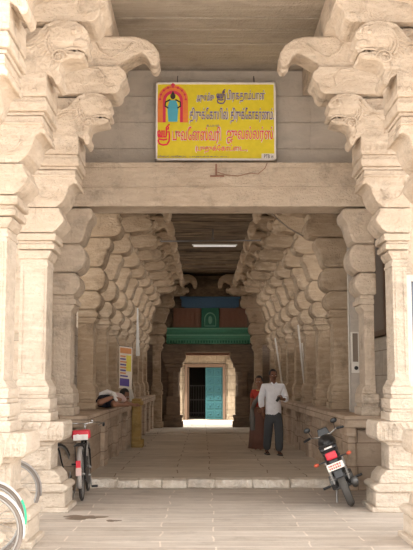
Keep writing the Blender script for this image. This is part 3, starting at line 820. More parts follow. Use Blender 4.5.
# banner
ax, az = un(119.5, 346, 18.2); bx, bz = un(131.5, 388, 18.2)
t = thing('printed_banner', 'tall printed banner in orange, yellow and purple tied to the left columns', 'banner', (ax, 18.2, bz))
wd = bx-ax; hb = az-bz
rot = Matrix.Rotation(R(12), 4, 'Z')
def bb(name, u0, u1, v0, v1, ma, off, par=t):
    m = MB()
    v = [(u0*wd, off-.004+u0*.05, v0*hb-u0*.03), (u1*wd, off-.004+u1*.05, v0*hb-u1*.03), (u1*wd, off-.004+u1*.05, v1*hb-u1*.03), (u0*wd, off-.004+u0*.05, v1*hb-u0*.03)]
    A = [m.bm.verts.new(q) for q in v]; Bv = [m.bm.verts.new((q[0], q[1]+.008, q[2])) for q in v]
    m.bm.faces.new(A); m.bm.faces.new(Bv[::-1])
    for i in range(4): m.bm.faces.new([A[i], A[(i+1) % 4], Bv[(i+1) % 4], Bv[i]])
    return m.build(name, ma, par)
sh = bb('sheet', 0, 1, 0, 1, BAN2, 0)
bb('orange_heading', .06, .94, .84, .97, BAN4, -.006, sh); bb('purple_footer', .06, .8, .06, .24, BAN1, -.006, sh); bb('yellow_field', .55, .94, .42, .8, BAN3, -.006, sh)
for k in range(8): bb('text_line', .08, .5+.3*random.random(), .28+k*.067, .315+k*.067, BAN4 if k % 2 else BAN1, -.010, sh)
m = MB(); m.tube([(-.01, .01, hb+.005), (wd+.01, .06, hb-.03)], .012, 6); m.tube([(0, .01, hb), (-.1, .2, hb+.2)], .004, 5); m.build('hanging_rod', ROD, t)
# stains
def blot(name, cx, cy, rx, ry, label):
    m = MB(); n = 28; pts = []
    for k in range(n):
        a = 2*PI*k/n; r = 1+.28*math.sin(3*a+1)+.18*math.sin(7*a)+random.uniform(-.08, .08)
        pts.append((cx+rx*r*math.cos(a), cy+ry*r*math.sin(a)))
    m.prism(pts, .0005, .004, 'z'); tag(m.build(name, STAIN), label, 'stain')
blot('damp_stain', -1.60, 10.8, .22, .16, 'dark damp patch on the paving in front of the left bicycle')
blot('damp_stain', -1.22, 10.55, .07, .06, 'tiny dark spot right of the larger damp patch on the paving')

# ------------------------------------------------------------------ bicycles
def wheel(parent, y, r=.33, fender=None, spokes=18, name='wheel', a0=20, a1=190, ty=RUB):
    w = MB(); w.tube([(0, y+r*math.cos(a), r+.0+r*math.sin(a)*1.0) for a in [2*PI*k/36 for k in range(36)]], .019, 8, closed=True)
    for v in w.bm.verts: pass
    W_ = w.build(name, ty, parent, smooth=True); W_.location.z = .019
    m = MB(); m.tube([(0, y+(r-.025)*math.cos(a), r+(r-.025)*math.sin(a)) for a in [2*PI*k/36 for k in range(36)]], .011, 6, closed=True); m.build('rim', STEEL, W_, smooth=True)
    m = MB()
    for k in range(spokes):
        a = 2*PI*k/spokes; s = 1 if k % 2 else -1
        m.tube([(s*.028, y+.02*math.cos(a+.6), r+.02*math.sin(a+.6)), (0, y+(r-.03)*math.cos(a), r+(r-.03)*math.sin(a))], .0018, 4)
    m.build('spokes', STEEL, W_)
    m = MB(); m.lathe([(.016, -.05), (.016, .05)], (0, y, r), 'x', 10); m.lathe([(.028, -.032), (.028, -.026)], (0, y, r), 'x', 12); m.lathe([(.028, .026), (.028, .032)], (0, y, r), 'x', 12); m.build('hub', STEEL, W_)
    if fender:
        R2 = r+.035; m = MB(); n = 20
        prev = None
        for k in range(n+1):
            a = R(a0+(a1-a0)*k/n)
            row = [m.bm.verts.new((x, y+(R2-dz)*math.cos(a), r+.019+(R2-dz)*math.sin(a))) for x, dz in ((-.034, .022), (-.02, .004), (0, 0), (.02, .004), (.034, .022))]
            if prev:
                for i in range(4): m.bm.faces.new([prev[i], prev[i+1], row[i+1], row[i]])
            prev = row
        f = m.build('mudguard', fender, parent, smooth=True); s = f.modifiers.new('s', 'SOLIDIFY'); s.thickness = .003
    return W_
def bicycle(label, frame_mat, fender, saddle_mat=BLACK, cover=False, steer=0):
    """faces +Y, rear axle y=0, front axle y=1.05, standing on z=0"""
    t = thing('bicycle', label, 'bicycle', (0, 0, 0), 0, 'parked bicycles')
    wheel(t, 0, fender=fender, a0=35, a1=205)
    wheel(t, 1.08, fender=fender, a0=-10, a1=150)
    m = MB(); r = .349
    bb_, seat, head, head2 = (0, .45, .29), (0, .30, .78), (0, .90, .84), (0, .93, .68)
    m.tube([bb_, seat], .015); m.tube([(0, .315, .74), (0, .905, .80)], .015); m.tube([bb_, head2], .017); m.tube([(0, .895, .88), (0, .94, .64)], .019)
    for s in (-1, 1):
        m.tube([(s*.025, .45, .29), (s*.055, 0, r)], .009); m.tube([(s*.015, .31, .74), (s*.055, 0, r)], .008)
    m.build('frame', frame_mat, t, smooth=True)
    m = MB()
    for s in (-1, 1): m.tube([(s*.03, .945, .64), (s*.05, .99, .60), (s*.05, 1.04, .44), (s*.05, 1.08, r)], [.013, .013, .011, .009])
    m.tube([(-.05, .99, .62), (.05, .99, .62)], .014); m.build('fork', frame_mat, t, smooth=True)
    m = MB(); m.tube([(0, .895, .86), (0, .875, .97)], .013)
    m.tube([(-.28, .70, .95), (-.27, .80, .97), (-.2, .90, .99), (-.06, .93, .98), (0, .88, .97), (.06, .93, .98), (.2, .90, .99), (.27, .80, .97), (.28, .70, .95)], .011, 8)
    hb = m.build('handlebar', CHROME, t, smooth=True)
    m = MB()
    for s in (-1, 1): m.tube([(s*.277, .79, .97), (s*.28, .68, .947)], .017)
    split(m, 'grip', BLACK, hb, side_key, smooth=True)
    m = MB()
    for s in (-1, 1): m.tube([(s*.25, .86, .97), (s*.20, .80, .95), (s*.24, .72, .93)], .005, 6)
    split(m, 'brake_lever', CHROME, hb, side_key, smooth=True); m = MB(); m.ball((.1, .93, 1.01), .025, 10); m.build('bell', CHROME, hb, smooth=True)
    m = MB(); m.tube([(0, .30, .76), (0, .285, .86)], .012)
    m.prism([(-.09, .13), (.09, .13), (.10, .20), (.06, .27), (.02, .36), (.015, .42), (-.015, .42), (-.02, .36), (-.06, .27), (-.10, .20)], .85, .90, 'z')
    sd = m.build('saddle', saddle_mat, t, bevel=.015)
    if cover:
        m = MB(); m.prism([(-.12, .10), (.12, .10), (.13, .2), (.09, .30), (-.09, .30), (-.13, .2)], .80, .925, 'z'); cv = m.build('saddle_cover', REDL, sd, bevel=.03, seg=3); cv['label'] = 'red and white cover'
        m = MB(); m.box(-.10, .10, .085, .105, .79, .865); m.ball((-.04, .09, .84), .035, 10, (1, .4, 1)); m.ball((.05, .09, .83), .035, 10, (1, .4, 1)); m.build('cover_band', WCL, cv, bevel=.008)
    m = MB()   # carrier
    for s in (-1, 1):
        m.tube([(s*.06, -.28, .74), (s*.06, .20, .74)], .006); m.tube([(s*.06, -.15, .74), (s*.06, 0, r)], .005)
    for y in (-.28, -.12, .05, .20): m.tube([(-.06, y, .74), (.06, y, .74)], .005)
    m.build('carrier', BLACK if frame_mat == BLACK else STEEL, t)
    m = MB(); m.prism([(a, b) for a, b in [(.0, .28), (.0, .41)]+[(.45+.12*math.cos(R(q)), .29+.12*math.sin(R(q))) for q in range(90, -91, -20)]], .05, .062, 'x'); m.build('chain_guard', frame_mat, t)
    m = MB(); m.tube([(-.07, .45, .29), (.09, .45, .29)], .014)
    m.tube([(.09, .45, .29), (.09, .50, .13)], .008); m.tube([(-.07, .45, .29), (-.07, .40, .45)], .008)
    m.build('crank', STEEL, t)
    m = MB(); m.box(.095, .18, .46, .54, .115, .14); m.box(-.16, -.075, .36, .44, .435, .46); split(m, 'pedal', BLACK, t, side_key)
    m = MB(); m.box(-.03, .03, -.41, -.395, .46, .56); m.build('reflector', REDL, t)
    m = MB(); m.tube([(-.03, .02, .33), (-.14, .06, .01)], .008); m.build('stand', STEEL, t)
    return t
b1 = bicycle('black bicycle with a red and white saddle cover standing before the left ledge', BLACK, MFEN, cover=True)
b1.location = (-1.80, 12.28, 0); b1.rotation_euler = (0, R(-3), R(3))
# its light rear reflector mudguard strip
m = MB(); m.box(-.035, .035, -.415, -.40, .37, .47); m.build('rear_flap', PALEP, b1)
b2 = bicycle('dark bicycle leaning in the gap behind the second left pedestal', BLACK, None)
b2.location = (-2.58, 12.13, 0); b2.rotation_euler = (0, R(-5), R(-20))
b3 = bicycle('bicycle with grey mudguard between the two left pedestals', STEEL, MFEN)
b3.location = (-3.37, 9.97, 0); b3.rotation_euler = (0, 0, R(-68))
b4 = bicycle('bicycle with a short green band on its pale front mudguard, lower left edge', STEEL, WFEN)
b4.location = (-3.17, 7.95, 0); b4.rotation_euler = (R(0), 0, R(-72))
b5 = bicycle('nearest bicycle with whitish mudguard at the bottom left corner', STEEL, WFEN)
b5.location = (-3.06, 7.32, 0); b5.rotation_euler = (R(0), 0, R(-74))
m = MB(); prev = None
for k in range(7):
    a = R(-8+k*6); row = [m.bm.verts.new((x, 1.08+(.367-dz)*math.cos(a), .349+(.367-dz)*math.sin(a))) for x, dz in ((-.036, .02), (-.02, .0), (.02, .0), (.036, .02))]
    if prev:
        for i in range(3): m.bm.faces.new([prev[i], prev[i+1], row[i+1], row[i]])
    prev = row
gb = m.build('green_band', GRNB, b4); gb.modifiers.new('s', 'SOLIDIFY').thickness = .004
for b in (b3, b4, b5):
    for c in kids(b):
        if c.name.startswith('wheel'):
            c.data.materials[0] = GREYRUB

# ------------------------------------------------------------------ motorcycle (faces +Y)
def motorcycle():
    t = thing('motorcycle', 'black motorcycle with red tail lamp and white number plate leaning on its stand', 'motorcycle')
    def mw(y, r, wd, name):
        m = MB(); n = 36
        prof = [(-wd*.45, r-.07), (-wd*.5, r-.035), (-wd*.3, r-.008), (0, r), (wd*.3, r-.008), (wd*.5, r-.035), (wd*.45, r-.07)]
        rings = []
        for k in range(n):
            a = 2*PI*k/n; rings.append([m.bm.verts.new((x, y+q*math.cos(a), r+q*math.sin(a))) for x, q in prof])
        for k in range(n):
            A, B_ = rings[k], rings[(k+1) % n]
            for i in range(6): m.bm.faces.new([A[i], A[i+1], B_[i+1], B_[i]])
            m.bm.faces.new([A[6], A[0], B_[0], B_[6]])
        w = m.build(name, RUB if name != 'rear_wheel' else GREYT, t, smooth=True)
        m = MB(); m.tube([(0, y+(r-.075)*math.cos(2*PI*k/30), r+(r-.075)*math.sin(2*PI*k/30)) for k in range(30)], .022, 6, closed=True); m.build('rim', ENGINE, w, smooth=True)
        m = MB()
        for k in range(6):
            a = 2*PI*k/6; m.tube([(0, y+.03*math.cos(a), r+.03*math.sin(a)), (0, y+(r-.08)*math.cos(a), r+(r-.08)*math.sin(a))], .016, 6)
        m.build('spokes', ENGINE, w)
        m = MB(); m.lathe([(.06, -.05), (.065, 0), (.06, .05)], (0, y, r), 'x', 16); m.build('hub', STEEL, w)
    mw(0, .305, .10, 'rear_wheel'); mw(1.27, .305, .085, 'front_wheel')
    m = MB(); m.tube([(0, 1.0, .78), (0, .85, .70), (0, .60, .40), (0, .30, .36)], .022); m.tube([(0, 1.0, .86), (0, .6, .80), (0, .2, .74), (0, -.25, .74)], .02)
    for s in (-1, 1): m.tube([(s*.07, .55, .35), (s*.09, .0, .305)], .02); m.tube([(s*.08, .5, .75), (s*.10, .35, .40)], .014); m.tube([(s*.09, .35, .42), (s*.1, -.1, .72)], .012)
    m.build('frame', BLACK, t, smooth=True)
    m = MB(); m.box(-.11, .11, .38, .72, .22, .42); m.lathe([(.10, -.17), (.12, -.1), (.12, .1), (.10, .17)], (0, .48, .32), 'x', 16)
    for k in range(7): m.box(-.10, .10, .60, .78, .42+k*.03, .437+k*.03)
    m.box(-.06, .06, .62, .75, .40, .64); m.build('engine', ENGINE, t, bevel=.008)
    m = MB()   # tank lofted
    m.ball((0, .70, .85), .2, 18, (.68, 1.25, .62)); m.build('fuel_tank', BLACK, t, smooth=True)
    m = MB(); m.prism([(.52, .78), (.30, .80), (-.05, .84), (-.28, .88), (-.30, .82), (-.05, .76), (.30, .73), (.52, .73)], -.12, .12, 'x'); m.build('seat', BLACK, t, bevel=.03, seg=3)
    m = MB(); m.prism([(.40, .73), (-.12, .77), (-.36, .83), (-.40, .78), (-.2, .66), (.2, .55), (.40, .6)], -.105, .105, 'x'); tl = m.build('tail_cowl', BLACK, t, bevel=.03, seg=3)
    m = MB(); m.lathe([(.01, 0), (.10, .004), (.10, .012), (.01, .016)], (0, -.30, .862), 'z', 3); m.bm.free()
    m = MB(); m.box(-.055, .055, -.315, -.305, .84, .862); m.build('tail_badge', WHT, tl)
    m = MB()
    for s in (-1, 1): m.tube([(s*.11, .05, .82), (s*.12, -.15, .88), (s*.10, -.36, .90), (s*.05, -.42, .90)], .011)
    m.tube([(-.06, -.42, .90), (.06, -.42, .90)], .011); m.build('grab_rail', BLACK, t, smooth=True)
    m = MB(); m.box(-.075, .075, -.44, -.36, .70, .80, ); m.build('tail_lamp', REDL, t, bevel=.02)
    m = MB(); m.prism([(-.38, .70), (-.20, .68), (-.28, .50), (-.40, .44), (-.44, .45)], -.06, .06, 'x'); m.tube([(0, .0+.36*math.cos(R(a)), .31+.36*math.sin(R(a))) for a in range(95, 161, 11)], .03, 6); m.build('rear_mudguard', BLACK, t, bevel=.008)
    m = MB(); m.box(-.112, .112, -.463, -.453, .565, .655); npl = m.build('number_plate', PLATE, t, bevel=.003)
    m = MB(); random.seed(3)
    for zz in (.582, .617):
        x = -.09
        while x < .075:
            w = random.uniform(.014, .03); m.box(x, x+w, -.467, -.462, zz, zz+.022); x += w+.008
    m.build('plate_marks', PLATEI, npl)
    m = MB()
    for s in (-1, 1): m.tube([(s*.05, -.36, .70), (s*.20, -.38, .70)], .010)
    split(m, 'indicator_stalk', BLACK, t)
    for s in (-1, 1):
        m = MB(); m.ball((s*.23, -.385, .70), .032, 10, (1.2, .9, .8)); m.build('indicator', ORL, t, smooth=True)
    m = MB()
    for s in (-1, 1):
        m.tube([(s*.105, .03, .34), (s*.12, .13, .66)], .012)
        for k in range(8): m.lathe([(.026, 0), (.026, .012)], (s*(.108+.0015*k), .05+.0105*k, .40+.03*k), 'z', 10)
    split(m, 'shock_absorber', STEEL, t, side_key)
    m = MB(); m.tube([(.10, .62, .45), (.14, .55, .22), (.15, .25, .22), (.16, -.25, .33)], [.02, .025, .045, .05], 12); m.build('exhaust', ENGINE, t, smooth=True)
    m = MB()
    for s in (-1, 1): m.tube([(s*.085, 1.02, .88), (s*.085, 1.27, .305)], [.02, .026])
    m.build('fork', CHROME, t, smooth=True)
    m = MB(); m.tube([(0, 1.27+.35*math.cos(R(a)), .305+.35*math.sin(R(a))) for a in range(40, 151, 11)], .04, 6); m.build('front_mudguard', BLACK, t, smooth=True)
    m = MB(); m.ball((0, 1.12, .90), .11, 14, (1, .8, 1.1)); m.box(-.10, .10, 1.02, 1.14, .93, 1.05, taper=.3); m.build('headlamp', BLACK, t, bevel=.01)
    m = MB(); m.tube([(-.30, .88, .97), (-.20, .93, .98), (-.10, 1.0, .94), (.10, 1.0, .94), (.20, .93, .98), (.30, .88, .97)], .011); hb = m.build('handlebar', CHROME, t, smooth=True)
    m = MB()
    for s in (-1, 1): m.tube([(s*.21, .925, .98), (s*.31, .875, .968)], .018)
    split(m, 'grip', BLACK, hb, side_key)
    for s in (-1, 1):
        m = MB(); m.tube([(s*.18, .94, .98), (s*.20, .95, 1.07)], .006); m.ball((s*.21, .95, 1.10), .048, 12, (1.1, .3, .8)); m.build('mirror', BLACK, t, smooth=True)
    m = MB(); m.tube([(-.10, .45, .28), (-.20, .40, .02), (-.23, .38, .015)], .012)
    m.tube([(-.10, .45, .28), (.10, .45, .28)], .01); m.build('side_stand', STEEL, t)
    m = MB(); m.tube([(-.28, .36, .30), (.28, .36, .30)], .012)
    for s in (-1, 1): m.tube([(s*.19, .36, .30), (s*.29, .36, .30)], .018)
    m.build('footrest', BLACK, t)
    return t
GREYT = mat('dusty grey tyre', (.10, .095, .09), .85)
mc = motorcycle()
mc.location = (1.71, 11.7, .012); mc.rotation_euler = (0, R(-22), R(-7)); mc.scale = (.94, .94, .94)

# ------------------------------------------------------------------ people
def skin(name, pts, edges, ma, parent=None, root=0, sub=2):
    """pts: list of (x,y,z,rx,ry)"""
    bm = bmesh.new(); lay = bm.verts.layers.skin.verify(); vs = []
    for i, p in enumerate(pts):
        v = bm.verts.new(p[:3]); v[lay].radius = (p[3], p[4] if len(p) > 4 else p[3]); v[lay].use_root = (i == root); vs.append(v)
    for a, b in edges: bm.edges.new((vs[a], vs[b]))
    me = bpy.data.meshes.new(name); bm.to_mesh(me); bm.free(); me.materials.append(ma)
    o = bpy.data.objects.new(name, me); C.objects.link(o)
    if parent: o.parent = parent
    s = o.modifiers.new('skin', 'SKIN'); s.use_smooth_shade = True
    q = o.modifiers.new('sub', 'SUBSURF'); q.levels = q.render_levels = sub
    return o
def head(parent, c, yaw, pitch, skinm, hair_long=False, mous=False, name='head_features'):
    """facial features on a head centred c, facing -Y before rotation"""
    M = Matrix.Translation(c) @ Matrix.Rotation(yaw, 4, 'Z') @ Matrix.Rotation(pitch, 4, 'X')
    def place(o): o.matrix_local = M; return o
    m = MB(); m.ball((0, .005, .012), .098, 20, (.80, .98, 1.13))
    m.ball((0, -.025, -.055), .062, 14, (.88, 1.0, .95))
    m.ball((0, -.103, -.010), .015, 8, (.8, 1.1, 1.5))          # nose
    for s in (-1, 1): m.ball((s*.082, .0, -.005), .024, 8, (.35, .7, 1.1))
    place(m.build('face', skinm, parent, smooth=True))
    m = MB()
    for s in (-1, 1): m.ball((s*.032, -.086, .012), .010, 8, (1.3, .6, .8))
    [place(q) for q in split(m, 'eye', WCL, parent, side_key, smooth=True)]
    m = MB()
    for s in (-1, 1): m.ball((s*.032, -.093, .012), .0055, 6); m.tube([(s*.016, -.094, .030), (s*.034, -.092, .035), (s*.050, -.080, .030)], .004, 5)
    if mous: m.tube([(-.03, -.087, -.040), (0, -.098, -.036), (.03, -.087, -.040)], .007, 6)
    place(m.build('brows', HAIR, parent, smooth=True))
    m = MB(); m.tube([(-.022, -.086, -.055), (0, -.093, -.054), (.022, -.086, -.055)], .006, 6)
    place(m.build('mouth', BRNP, parent, smooth=True))
    m = MB(); m.ball((0, .022, .040), .102, 20, (.86, .98, 1.03))
    bmv = [v for v in m.bm.verts if (v.co.y < -.052 and v.co.z < .075) or v.co.z < -.045]
    bmesh.ops.delete(m.bm, geom=bmv, context='VERTS')
    if hair_long:
        m.ball((0, .10, -.03), .05, 12, (1, .8, 1)); m.tube([(0, .11, -.03), (.01, .12, -.2), (.02, .11, -.42)], [.03, .028, .012], 8)
    h = place(m.build('hair', HAIR, parent, smooth=True))
    s = h.modifiers.new('s', 'SOLIDIFY'); s.thickness = .008
def hand(parent, wrist, d, n, ma, curl=.5, mirror=1, sc=1.0, name='hand'):
    """a palm, four fingers and a thumb; d = direction of fingers, n = palm normal"""
    d = Vector(d).normalized(); n = Vector(n).normalized(); s = d.cross(n).normalized()*mirror
    w = Vector(wrist)
    def P(a, b, c): return tuple(w+d*a*sc+s*b*sc+n*c*sc)
    m = MB()
    m.tube([P(0, 0, 0), P(.03, 0, 0), P(.06, 0, .0), P(.085, 0, .003)], [.022*sc, .030*sc, .036*sc, .030*sc], 10)
    for i, (o, l) in enumerate(((-.030, .068), (-.010, .078), (.010, .073), (.028, .058))):
        a = curl
        p0 = (.075, o, 0); p1 = (.075+l*.45*math.cos(a*.5), o*1.1, l*.45*math.sin(a*.5))
        p2 = (p1[0]+l*.32*math.cos(a*1.3), o*1.12, p1[2]+l*.32*math.sin(a*1.3)); p3 = (p2[0]+l*.25*math.cos(a*2), o*1.1, p2[2]+l*.25*math.sin(a*2))
        m.tube([P(*p0), P(*p1), P(*p2), P(*p3)], [.0095*sc, .009*sc, .008*sc, .006*sc], 7)
    m.tube([P(.018, -.022, .0), P(.045, -.048, .012), P(.072, -.052, .022), P(.09, -.045, .03)], [.012*sc, .011*sc, .0095*sc, .007*sc], 7)
    return m.build(name, ma, parent, smooth=True)

# --- man walking towards the camera (faces -Y)
g = lambda y: .118-(y-13.66)*.01116
mx, my = 1.27, 18.9
man = thing('person', 'man in a white shirt and charcoal trousers walking, holding something to his chest', 'person', (mx, my, g(my)), R(8), 'people')
H_ = 1.0
# body skeleton (x = his left is +x when facing -Y?  viewer's right = +x)
bp = [(0, 0, .92, .13, .10), (0, .0, 1.06, .13, .095), (0, -.005, 1.22, .14, .10), (0, 0, 1.38, .13, .09), (0, .0, 1.46, .055, .055), (0, -.01, 1.54, .05, .055), (0, -.02, 1.60, .068, .085),
      (-.17, 0, 1.40, .055), (-.235, .01, 1.14, .044), (-.235, -.04, .92, .032), (-.232, -.05, .88, .026),
      (.17, 0, 1.40, .055), (.245, -.02, 1.14, .044), (.17, -.24, 1.14, .033), (.13, -.28, 1.15, .027),
      (-.09, 0, .86, .09), (-.10, .06, .48, .055), (-.105, .17, .12, .038), (-.105, .20, .06, .04), (-.11, .08, .035, .035),
      (.09, 0, .86, .09), (.10, -.08, .48, .055), (.10, -.07, .10, .038), (.10, -.07, .05, .04), (.11, -.2, .03, .03)]
be = [(0, 1), (1, 2), (2, 3), (3, 4), (4, 5), (5, 6), (3, 7), (7, 8), (8, 9), (9, 10), (3, 11), (11, 12), (12, 13), (13, 14), (0, 15), (15, 16), (16, 17), (17, 18), (18, 19), (0, 20), (20, 21), (21, 22), (22, 23), (23, 24)]
body = skin('body', bp, be, SKIN, man)
shp = [(0, 0, .74, .20, .15), (0, 0, .92, .185, .135), (0, 0, 1.10, .175, .125), (0, 0, 1.24, .18, .13), (0, 0, 1.38, .165, .11), (0, 0, 1.445, .075, .07),
       (-.19, 0, 1.40, .085), (-.255, .01, 1.16, .075), (-.25, -.03, .96, .066), (.19, 0, 1.40, .085), (.27, -.02, 1.15, .075), (.215, -.16, 1.135, .062)]
skin('shirt', shp, [(0, 1), (1, 2), (2, 3), (3, 4), (4, 5), (4, 6), (6, 7), (7, 8), (4, 9), (9, 10), (10, 11)], SHIRT, man)
m = MB()
for s in (-1, 1): m.prism([(s*.01, 1.43), (s*.08, 1.475), (s*.05, 1.50), (s*.0, 1.45)], -.10, -.075)
m.build('collar', SHIRT, man, bevel=.004)
m = MB()
for z in (1.36, 1.26, 1.16, 1.06, .96): m.ball((0, -.128, z), .007, 6)
split(m, 'button', WMETAL, man)
trp = [(0, 0, .98, .15, .12), (0, 0, .80, .15, .12), (-.09, 0, .72, .115), (-.10, .06, .48, .10), (-.105, .14, .22, .09), (-.105, .17, .08, .088), (.09, -.01, .72, .115), (.10, -.08, .48, .10), (.10, -.08, .22, .092), (.10, -.07, .06, .09)]
skin('trousers', trp, [(0, 1), (1, 2), (2, 3), (3, 4), (4, 5), (1, 6), (6, 7), (7, 8), (8, 9)], TROUS, man)
head(man, (0, -.02, 1.625), R(0), R(4), SKIN, mous=True)
hand(man, (-.232, -.05, .89), (0, -.1, -1), (1, -.2, 0), SKIN, .4, 1)
hand(man, (.14, -.27, 1.15), (-.8, -.4, .25), (-.2, .8, .2), SKIN, .8, 1)
m = MB(); m.prism([(0, 0), (.055, 0), (.055, .11), (0, .11)], 0, .012)
ph = m.build('mobile_phone', BLACK, None, bevel=.004)
ph.location = (mx+.02, my-.36, g(my)+1.12); ph.rotation_euler = (0, R(35), R(8)); tag(ph, 'small dark phone held at chest height in the walking man\'s hand', 'phone')
for k, (x, y) in enumerate(((-.108, .13), (.108, -.12))):
    m = MB(); m.prism([(x-.045, y+.12), (x+.045, y+.12), (x+.05, y-.05), (x+.035, y-.14), (x-.035, y-.14), (x-.05, y-.05)], .0, .022, 'z')
    m.tube([(x-.045, y-.02, .02), (x, y-.05, .07), (x+.045, y-.02, .02)], .012, 6); m.build('sandal', BLACK, man, bevel=.005)

# --- woman, behind him on the left
wx, wy = 1.07, 20.3
wo = thing('person', 'woman in a red blouse and long patterned skirt walking behind the man', 'person', (wx, wy, g(wy)), R(-25), 'people')
wp = [(0, 0, .88, .12, .10), (0, 0, 1.02, .11, .085), (0, 0, 1.16, .12, .09), (0, 0, 1.28, .11, .08), (0, 0, 1.36, .045, .045), (0, -.01, 1.43, .042, .045), (0, -.02, 1.49, .062, .078),
      (-.145, 0, 1.29, .045), (-.20, .02, 1.06, .036), (-.17, -.08, .86, .027), (-.165, -.10, .82, .022),
      (.145, 0, 1.29, .045), (.20, .0, 1.06, .036), (.15, -.12, .92, .027), (.13, -.14, .90, .022),
      (-.08, 0, .82, .08), (-.08, .0, .46, .05), (-.08, .04, .08, .034), (-.08, -.07, .03, .028),
      (.08, 0, .82, .08), (.08, -.05, .46, .05), (.08, -.08, .08, .034), (.08, -.18, .03, .028)]
we = [(0, 1), (1, 2), (2, 3), (3, 4), (4, 5), (5, 6), (3, 7), (7, 8), (8, 9), (9, 10), (3, 11), (11, 12), (12, 13), (13, 14), (0, 15), (15, 16), (16, 17), (17, 18), (0, 19), (19, 20), (20, 21), (21, 22)]
skin('body', wp, we, SKINW, wo)
skin('blouse', [(0, 0, .92, .14, .11), (0, 0, 1.05, .125, .10), (0, -.005, 1.18, .135, .11), (0, 0, 1.29, .125, .09), (-.145, 0, 1.30, .062), (-.19, .015, 1.14, .056), (.145, 0, 1.30, .062), (.19, 0, 1.14, .056)], [(0, 1), (1, 2), (2, 3), (3, 4), (4, 5), (3, 6), (6, 7)], REDB, wo)
m = MB(); n = 26; rings = []
for z, rx, ry in ((.95, .15, .12), (.82, .185, .15), (.55, .20, .17), (.25, .22, .19), (.05, .24, .21)):
    rings.append([m.bm.verts.new((rx*(1+.06*math.sin(k*2*PI/n*6))*math.cos(2*PI*k/n), ry*(1+.06*math.sin(k*2*PI/n*6))*math.sin(2*PI*k/n)-.02, z)) for k in range(n)])
for i in range(4):
    for k in range(n): m.bm.faces.new([rings[i][k], rings[i][(k+1) % n], rings[i+1][(k+1) % n], rings[i+1][k]])
sk = m.build('skirt', SARI, wo, smooth=True); sk.modifiers.new('s', 'SOLIDIFY').thickness = .008
m = MB(); m.tube([(.13, -.06, 1.33), (.05, -.13, 1.2), (-.06, -.14, 1.05), (-.12, -.10, .92)], [.03, .04, .05, .05], 8); m.tube([(-.12, -.12, .92), (-.10, -.18, .7), (-.08, -.19, .45)], [.05, .07, .06], 8)
m.build('shawl', GREYS, wo, smooth=True)
m = MB(); m.tube([(.055*math.cos(a), -.02+.05*math.sin(a)-.02*(math.sin(a) < 0), 1.355-.03*(1-math.sin(a))/2) for a in [2*PI*k/16 for k in range(16)]], .008, 6, closed=True); m.build('necklace', GOLD, wo, smooth=True)
head(wo, (0, -.02, 1.51), R(10), R(6), SKINW, hair_long=True)
hand(wo, (-.165, -.10, .83), (0, -.2, -1), (1, 0, 0), SKINW, .5, 1, .9)
hand(wo, (.135, -.14, .90), (-.6, -.6, -.2), (-.6, .6, 0), SKINW, .5, -1, .9)

# --- person reclining on the left ledge (body along the ledge, head away from the camera)
bo = thing('person', 'person lying on the left stone ledge in black and white clothes, propped on one arm', 'person', (-1.935, 16.62, 1.082), 0, 'people')
pp = [(-.02, 0, .13, .12, .10), (.0, .22, .14, .11, .09), (.04, .44, .17, .12, .09), (.08, .62, .18, .11, .08), (.13, .73, .19, .045, .045), (.18, .80, .20, .045, .045), (.22, .86, .21, .06, .07),
      (.19, .58, .19, .048), (.30, .76, .07, .038), (.42, .98, .035, .028), (.45, 1.03, .035, .023),
      (-.05, .66, .21, .048), (-.04, .86, .06, .038), (.12, .98, .035, .028), (.16, 1.0, .035, .023),
      (.07, -.05, .11, .09), (.17, -.42, .09, .058), (.30, -.06, .07, .040), (.34, .02, .06, .035), (.38, .10, .045, .025),
      (-.10, -.05, .11, .09), (-.10, -.42, .12, .058), (.10, -.30, .20, .040), (.20, -.22, .18, .035), (.28, -.18, .16, .025)]
pe = [(0, 1), (1, 2), (2, 3), (3, 4), (4, 5), (5, 6), (3, 7), (7, 8), (8, 9), (9, 10), (3, 11), (11, 12), (12, 13), (13, 14), (0, 15), (15, 16), (16, 17), (17, 18), (18, 19), (0, 20), (20, 21), (21, 22), (22, 23), (23, 24)]
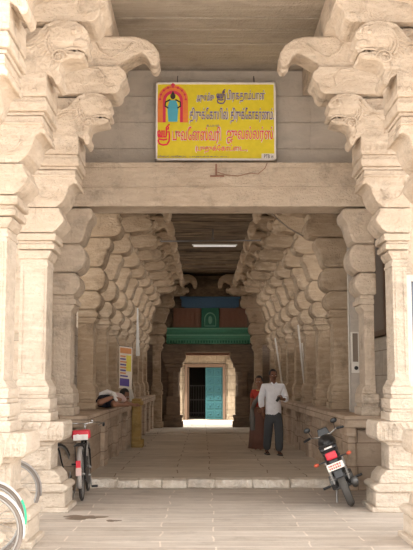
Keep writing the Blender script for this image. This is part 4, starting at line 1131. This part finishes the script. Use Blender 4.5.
skin('body', pp, pe, SKINW, bo)
skin('shirt', [(-.01, .05, .15, .14, .12), (.0, .22, .16, .135, .11), (.04, .44, .19, .14, .11), (.08, .61, .22, .12, .09), (.19, .59, .20, .065), (.26, .70, .12, .056), (-.05, .66, .21, .065), (-.05, .78, .13, .056)], [(0, 1), (1, 2), (2, 3), (3, 4), (4, 5), (3, 6), (6, 7)], PALEP, bo)
skin('shorts', [(-.02, .06, .15, .15, .13), (-.02, -.04, .13, .145, .12), (.08, -.14, .12, .11), (.14, -.34, .11, .085), (-.11, -.14, .13, .11), (-.11, -.34, .13, .085)], [(0, 1), (1, 2), (2, 3), (1, 4), (4, 5)], BCL, bo)
m = MB(); m.tube([(-.16, .02, .12), (-.12, -.02, .26), (.0, -.02, .30), (.12, -.08, .26), (.18, -.2, .20)], [.035, .045, .05, .045, .03], 10); m.tube([(.20, -.40, .16), (.16, -.30, .20), (.08, -.2, .26)], .028, 8); m.build('white_sash', WCL, bo, smooth=True)
head(bo, (.23, .88, .215), R(60), R(25), SKIN)
hand(bo, (.43, 1.0, .035), (.5, .8, 0), (0, 0, -1), SKINW, .2, 1)
hand(bo, (.14, .99, .035), (.9, .2, 0), (0, 0, -1), SKINW, .3, -1)

# ------------------------------------------------------------------ light
w = bpy.data.worlds.new('world'); bpy.context.scene.world = w; w.use_nodes = True
nt = w.node_tree; bg = nt.nodes['Background']; bg.inputs['Color'].default_value = (1.0, .985, .96, 1); bg.inputs['Strength'].default_value = 2.1
sun = bpy.data.lights.new('sun', 'SUN'); sun.energy = 5.0; sun.angle = R(1.5); sun.color = (1, .93, .82)
so = bpy.data.objects.new('sun', sun); C.objects.link(so)
dirv = Vector((.35, .50, -1.0))      # light travels right, away from the camera, downwards
so.rotation_euler = dirv.to_track_quat('-Z', 'Y').to_euler()
sc_ = bpy.context.scene
sc_.view_settings.view_transform = 'Standard'; sc_.view_settings.look = 'None'; sc_.view_settings.gamma = 1; sc_.view_settings.use_curve_mapping = False
sc_.view_settings.exposure = .85
